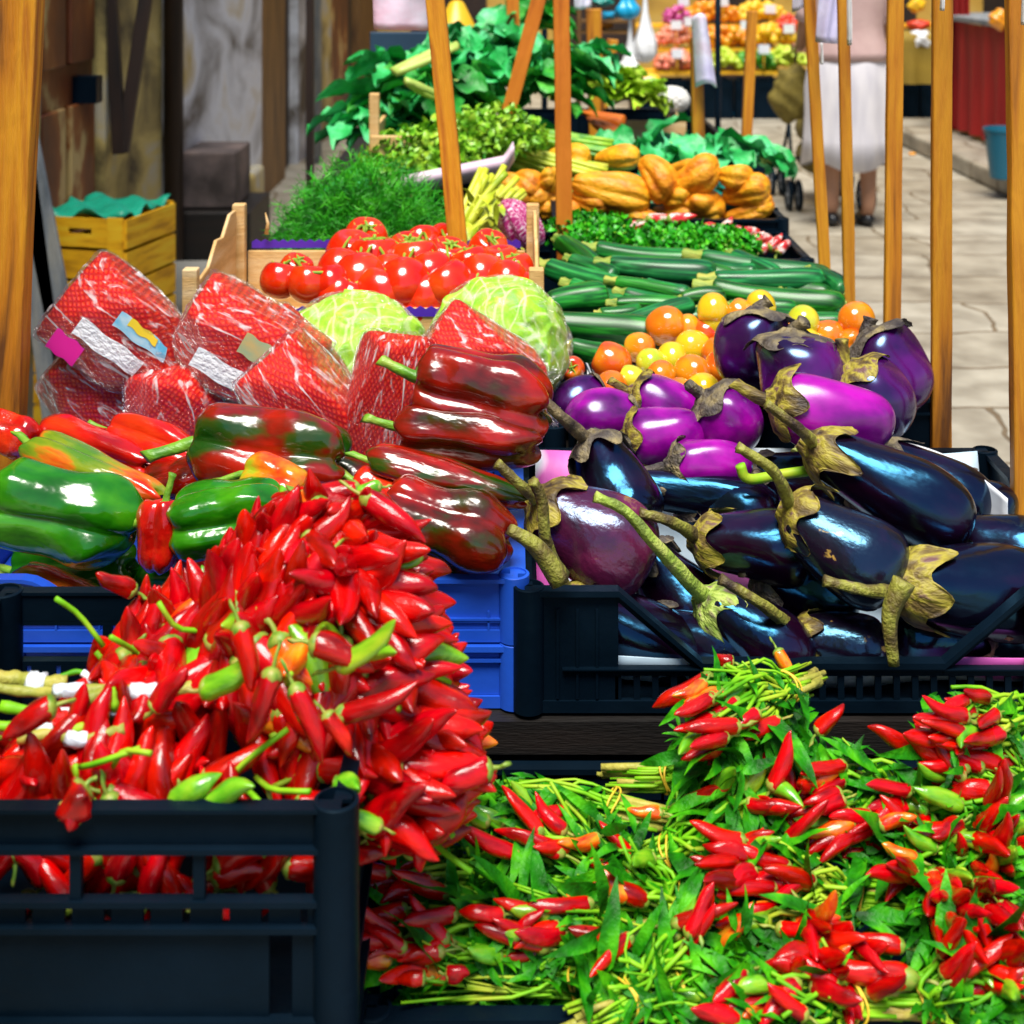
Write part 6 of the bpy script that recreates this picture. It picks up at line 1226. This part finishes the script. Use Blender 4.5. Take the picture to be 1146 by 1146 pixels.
for x in (x0+.02, 4.75):
    for y in (9.6, 11.9): obj('leg', MB().box(x, x+.04, y, y+.04, .132, 1.02).mesh('leg', M['dwood'], smooth=False), t, O3)
c_ = MB().box(3.62, 3.9, 9.7, 10.0, 1.072, 1.19); tag(bevel(obj('carton', c_.mesh('carton', M['cardboard'], smooth=False)), .01), 'brown open carton on the draped counter', 'carton')
blob('orange_sack', 'orange sack on the draped counter at the right edge', 'sack', 1118, 22, 9.8, 12, 12, 'f_orange', 4)
bk = thing('bucket', 'dark blue plastic bucket on the pavement in front of the red drape', 'bucket', (3.19+.0, 9.0, .13))
bk.location = (P(1119, 182, 9.1).x+.04, 9.1, .131)
obj('body', MB().revolve([(.09,.0),(.10,.005),(.135,.30),(.142,.305),(.142,.32),(.132,.32),(.128,.30),(.09,.02),(.01,.015)], 36).mesh('body', M['bucket'], auto=40), bk)
obj('handle', MB().sweep([(math.cos(a)*.142, -.03*math.sin(a), .3-.12*math.sin(a)) for a in np.linspace(0, math.pi, 16)], .003, 6).mesh('handle', M['blk']), bk)
t = thing('side_table', 'small table under a mustard cloth at the kerb end beside the red stall', 'table', (3.6, 12.8, 0)); O4 = T(-3.6, -12.8, 0)
n = 80; v = []
for j in range(7):
    for i in range(n):
        a = i/(n-1)*2*math.pi; k = max(abs(math.cos(a)), abs(math.sin(a))); rr = .36/k**.8+.02*math.sin(a*14)*j/6; v.append((3.55+rr*math.cos(a), 12.9+rr*math.sin(a), lerp(.86, .42, j/6)))
v.append((3.55, 12.9, .862)); mb = MB().add(v, [(j*n+i, j*n+(i+1) % n, (j+1)*n+(i+1) % n, (j+1)*n+i) for j in range(6) for i in range(n)]+[(7*n, (i+1) % n, i) for i in range(n)])
obj('cloth', mb.mesh('cloth', M['cloth_mustard']), t, O4); obj('leg', MB().box(3.3, 3.34, 12.65, 12.69, 0, .84).mesh('leg', M['dwood'], smooth=False), t, O4); obj('leg', MB().box(3.76, 3.8, 12.65, 12.69, 0, .84).mesh('leg', M['dwood'], smooth=False), t, O4)
for k, (lb, px, py, rx, ry, mt) in enumerate((('white heap of wrapped goods on the mustard table', 1030, 45, 14, 12, 'white'), ('blue packet on the mustard table', 1020, 62, 9, 5, 'bluebag'), ('red packet on the mustard table', 1038, 62, 9, 4, 'f_redf'), ('red goods behind the white heap', 1028, 28, 14, 6, 'f_redf'), ('yellow goods at the top between the two street-side battens', 1026, 6, 10, 8, 'f_yellowf'))):
    blob('wrapped_goods', lb, 'goods', px, py, 12.6 if k < 3 else 13.0, rx, ry, mt, k+5)
t = thing('red_curtain', 'narrow dark red curtain hanging beside the batten over the kerb', 'curtain', (P(1071,0,11.5).x, 11.5, .13))
def cur(u, v): return (lerp(-.1, .1, u), .03*math.sin(u*25), lerp(0.02, 2.1, v))
v = [cur(i/39, j/5) for j in range(6) for i in range(40)]; obj('fabric', MB().add(v, [(j*40+i, j*40+i+1, (j+1)*40+i+1, (j+1)*40+i) for j in range(5) for i in range(39)]).mesh('fabric', M['cloth_red']), t)
obj('rail', MB().sweep([(-.15,0,2.1),(1.2,0,2.1)], .012, 8).mesh('rail', M['blk']), t); obj('upright', MB().sweep([(1.2,0,0),(1.2,0,2.1)], .014, 8).mesh('upright', M['blk']), t)
# ---------------------------------------------------------------- person seen from behind, with pushchair
def skin_obj(name, verts, edges, radii, mat, parent, sub=2):
    me = bpy.data.meshes.new(name); me.from_pydata(verts, edges, []); me.materials.append(M[mat]); o = bpy.data.objects.new(name, me); COL.objects.link(o); o.parent = parent
    b = bmesh.new(); b.from_mesh(me); ly = b.verts.layers.skin.verify(); b.verts.ensure_lookup_table()
    for i, r_ in enumerate(radii): b.verts[i][ly].radius = (r_, r_) if not isinstance(r_, tuple) else r_
    b.verts[0][ly].use_root = True; b.to_mesh(me); b.free()
    m = o.modifiers.new('skin', 'SKIN'); m.use_smooth_shade = True; s = o.modifiers.new('sub', 'SUBSURF'); s.levels = s.render_levels = sub; return o
PX = P(950, 0, 8.2).x; hu = thing('person', 'woman seen from behind in a pink blouse and long white skirt, pushing a pushchair', 'person', Matrix.Translation((PX, 8.2, 0)) @ Matrix.Diagonal((1,1,1,1)))
V = [(0,0,.98),(0,0,1.15),(0,0,1.32),(0,.0,1.45),(0,.01,1.53),(0,.02,1.62),(0,.03,1.70),
     (-.09,0,.92),(-.10,.01,.52),(-.10,-.02,.10),(-.10,.10,.035),(.09,0,.92),(.10,-.03,.50),(.10,-.05,.10),(.10,.06,.035),
     (-.17,0,1.40),(-.24,.06,1.15),(-.22,.26,1.02),(-.21,.36,1.0),(.17,0,1.40),(.24,.06,1.15),(.22,.26,1.02),(.21,.36,1.0)]
E = [(0,1),(1,2),(2,3),(3,4),(4,5),(5,6),(0,7),(7,8),(8,9),(9,10),(0,11),(11,12),(12,13),(13,14),(3,15),(15,16),(16,17),(17,18),(3,19),(19,20),(20,21),(21,22)]
RD = [(.16,.12),(.13,.1),(.15,.11),(.09,.07),(.05,.05),(.085,.09),(.07,.08),.1,.065,.04,.035,.1,.065,.04,.035,.055,.042,.032,.03,.055,.042,.032,.03]
body = skin_obj('body', V, E, RD, 'skin', hu)
sk_ = MB(); n = 48; prof = [(.205,1.0),(.23,.93),(.25,.8),(.245,.65),(.25,.5),(.265,.36)]
for k, (r_, z) in enumerate(prof): pass
sk_.revolve(prof, n, lambda t, th: 1+.035*np.sin(9*th)*t+.02*np.sin(4*th+2)*t, warp=lambda p: (p.x, p.y*.72, p.z-(.03*math.sin(3*math.atan2(p.y, p.x)) if p.z < .4 else 0)))
me = sk_.mesh('skirt', M['whiteskirt']); 
obj('skirt', me, hu)
bl = MB().revolve([(.235,.95),(.225,1.0),(.20,1.08),(.19,1.15),(.20,1.28),(.20,1.38),(.13,1.46),(.07,1.49)], n, lambda t, th: 1+.03*np.sin(6*th+4*t), warp=lambda p: (p.x, p.y*.72, p.z)); obj('blouse', bl.mesh('blouse', M['pinktop']), hu)
for s_ in (-1, 1):
    obj('sleeve', MB().sweep(spl([(s_*.15,0,1.42),(s_*.20,.02,1.34),(s_*.245,.05,1.17)], 8), [.07,.068,.066,.064,.062,.06,.06,.062], 16).mesh('sleeve', M['pinktop']), hu)
    obj('shoe', MB().sweep(spl([(s_*.10,-.07,.04),(s_*.10,0,.045),(s_*.10,.1,.035),(s_*.105,.17,.025)], 10), [.02,.038,.042,.044,.044,.043,.043,.04,.035,.015], 14, lambda t, th: 1-.15*np.abs(np.sin(th))).mesh('shoe', M['shoe']), hu)
    # hands closed round the pushchair handle: palm and five fingers
    hb = [(s_*.21,.36,1.0),(s_*.21,.41,1.0)]; vv = [hb[0], hb[1]]; ee = [(0,1)]; rr = [.028,.03]
    for q in range(4):
        fxx = s_*.21+(q-1.5)*.02; i0 = len(vv); Lf = (.9,1.05,1.0,.8)[q]; vv += [(fxx,.425,1.012),(fxx,.445+.006*Lf,1.0),(fxx,.442,.98-.006*Lf),(fxx,.425,.972)]; ee += [(1,i0),(i0,i0+1),(i0+1,i0+2),(i0+2,i0+3)]; rr += [.0095,.009,.0085,.007]
    i0 = len(vv); vv += [(s_*(.21-.03),.395,.985),(s_*(.21-.035),.42,.975)]; ee += [(0,i0),(i0,i0+1)]; rr += [.011,.009]
    skin_obj('hand', vv, ee, rr, 'skin', hu, 1)
hv, hf = ico(4); obj('hair', MB().add([(q[0]*.098, q[1]*.105+.005-.01, q[2]*.12+1.675+ (0 if q[2] > -.3 else .0)) for q in hv if True], hf).mesh('hair', M['hair']), hu)
fb = MB().revolve([(.003,.115),(.012,.118),(.02,.11)], 8, M=Matrix.Translation((0,0,1.5))); 
# pushchair
pc_ = thing('pushchair', 'folding pushchair with dark frame, olive seat and black wheels ahead of the skirted woman', 'pushchair', (PX, 8.95, 0))
for s_ in (-1, 1):
    obj('frame_tube', MB().sweep(spl([(s_*.21,-.36,.98),(s_*.21,-.28,.95),(s_*.21,-.05,.5),(s_*.22,.30,.1)], 14), .011, 8).mesh('frame_tube', M['blk']), pc_)
    obj('frame_tube', MB().sweep([(s_*.21,-.02,.62),(s_*.22,-.26,.1)], .011, 8).mesh('frame_tube', M['blk']), pc_)
    for y in (-.26, .30):
        for o_ in (-.03, .03):
            wv = MB(); ring = [(s_*.22+o_, y+.085*math.cos(a), .09+.085*math.sin(a)) for a in np.linspace(0, 2*math.pi, 33)]; wv.sweep(ring, .013, 8, cap=False)
            wh = obj('wheel', wv.mesh('wheel', M['blk']), pc_); hubm = MB()
            for q in range(6): hubm.bar((s_*.22+o_, y, .09), (s_*.22+o_, y+.08*math.cos(q*1.047), .09+.08*math.sin(q*1.047)), .012, .006)
            hubm.sweep([(s_*.22+o_-.012, y, .09), (s_*.22+o_+.012, y, .09)], .02, 12); obj('hub', hubm.mesh('hub', M['grey_board'], smooth=False), wh)
obj('crossbar', MB().sweep([(-.21,-.14,.3),(.21,-.14,.3)], .009, 8).mesh('crossbar', M['blk']), pc_); obj('handle_bar', MB().sweep([(-.21,-.36,.98),(.21,-.36,.98)], .013, 8).mesh('handle_bar', M['blk']), pc_)
obj('seat', MB().sweep(spl([(0,-.16,.78),(0,-.1,.5),(0,.0,.38),(0,.22,.36)], 14), .2, 20, lambda t, th: .35+.65*np.abs(np.cos(th))).mesh('seat', M['olive']), pc_)
b_ = blob('shoulder_bag', 'olive bag hanging from the left handle of the pushchair', 'bag', 888, 105, 8.45, 26, 32, 'olive', 3)
obj('strap', MB().sweep([(0,0,.8),(.3,.1,3.0)], .05, 6).mesh('strap', M['olive']), b_)
tag(obj('fallen_flower', MB().add([(q[0]*.03, q[1]*.03, q[2]*.012) for q in ico(3)[0]], ico(3)[1]).mesh('fallen_flower', M['f_orange']), None, Matrix.Translation(PZ(1021,172,.012))), 'tiny orange scrap on the paving near the kerb', 'litter')
tag(obj('paper_scrap', MB().add([(q[0]*.09+.02*math.sin(9*q[2]), q[1]*.05, q[2]*.03+.01*math.sin(8*q[0])) for q in ico(4)[0]], ico(4)[1]).mesh('paper_scrap', M['bluebag']), None, Matrix.Translation(PZ(815,127,.03))), 'blue plastic scrap on the paving under the far stall', 'litter')
bpy.context.view_layer.update()
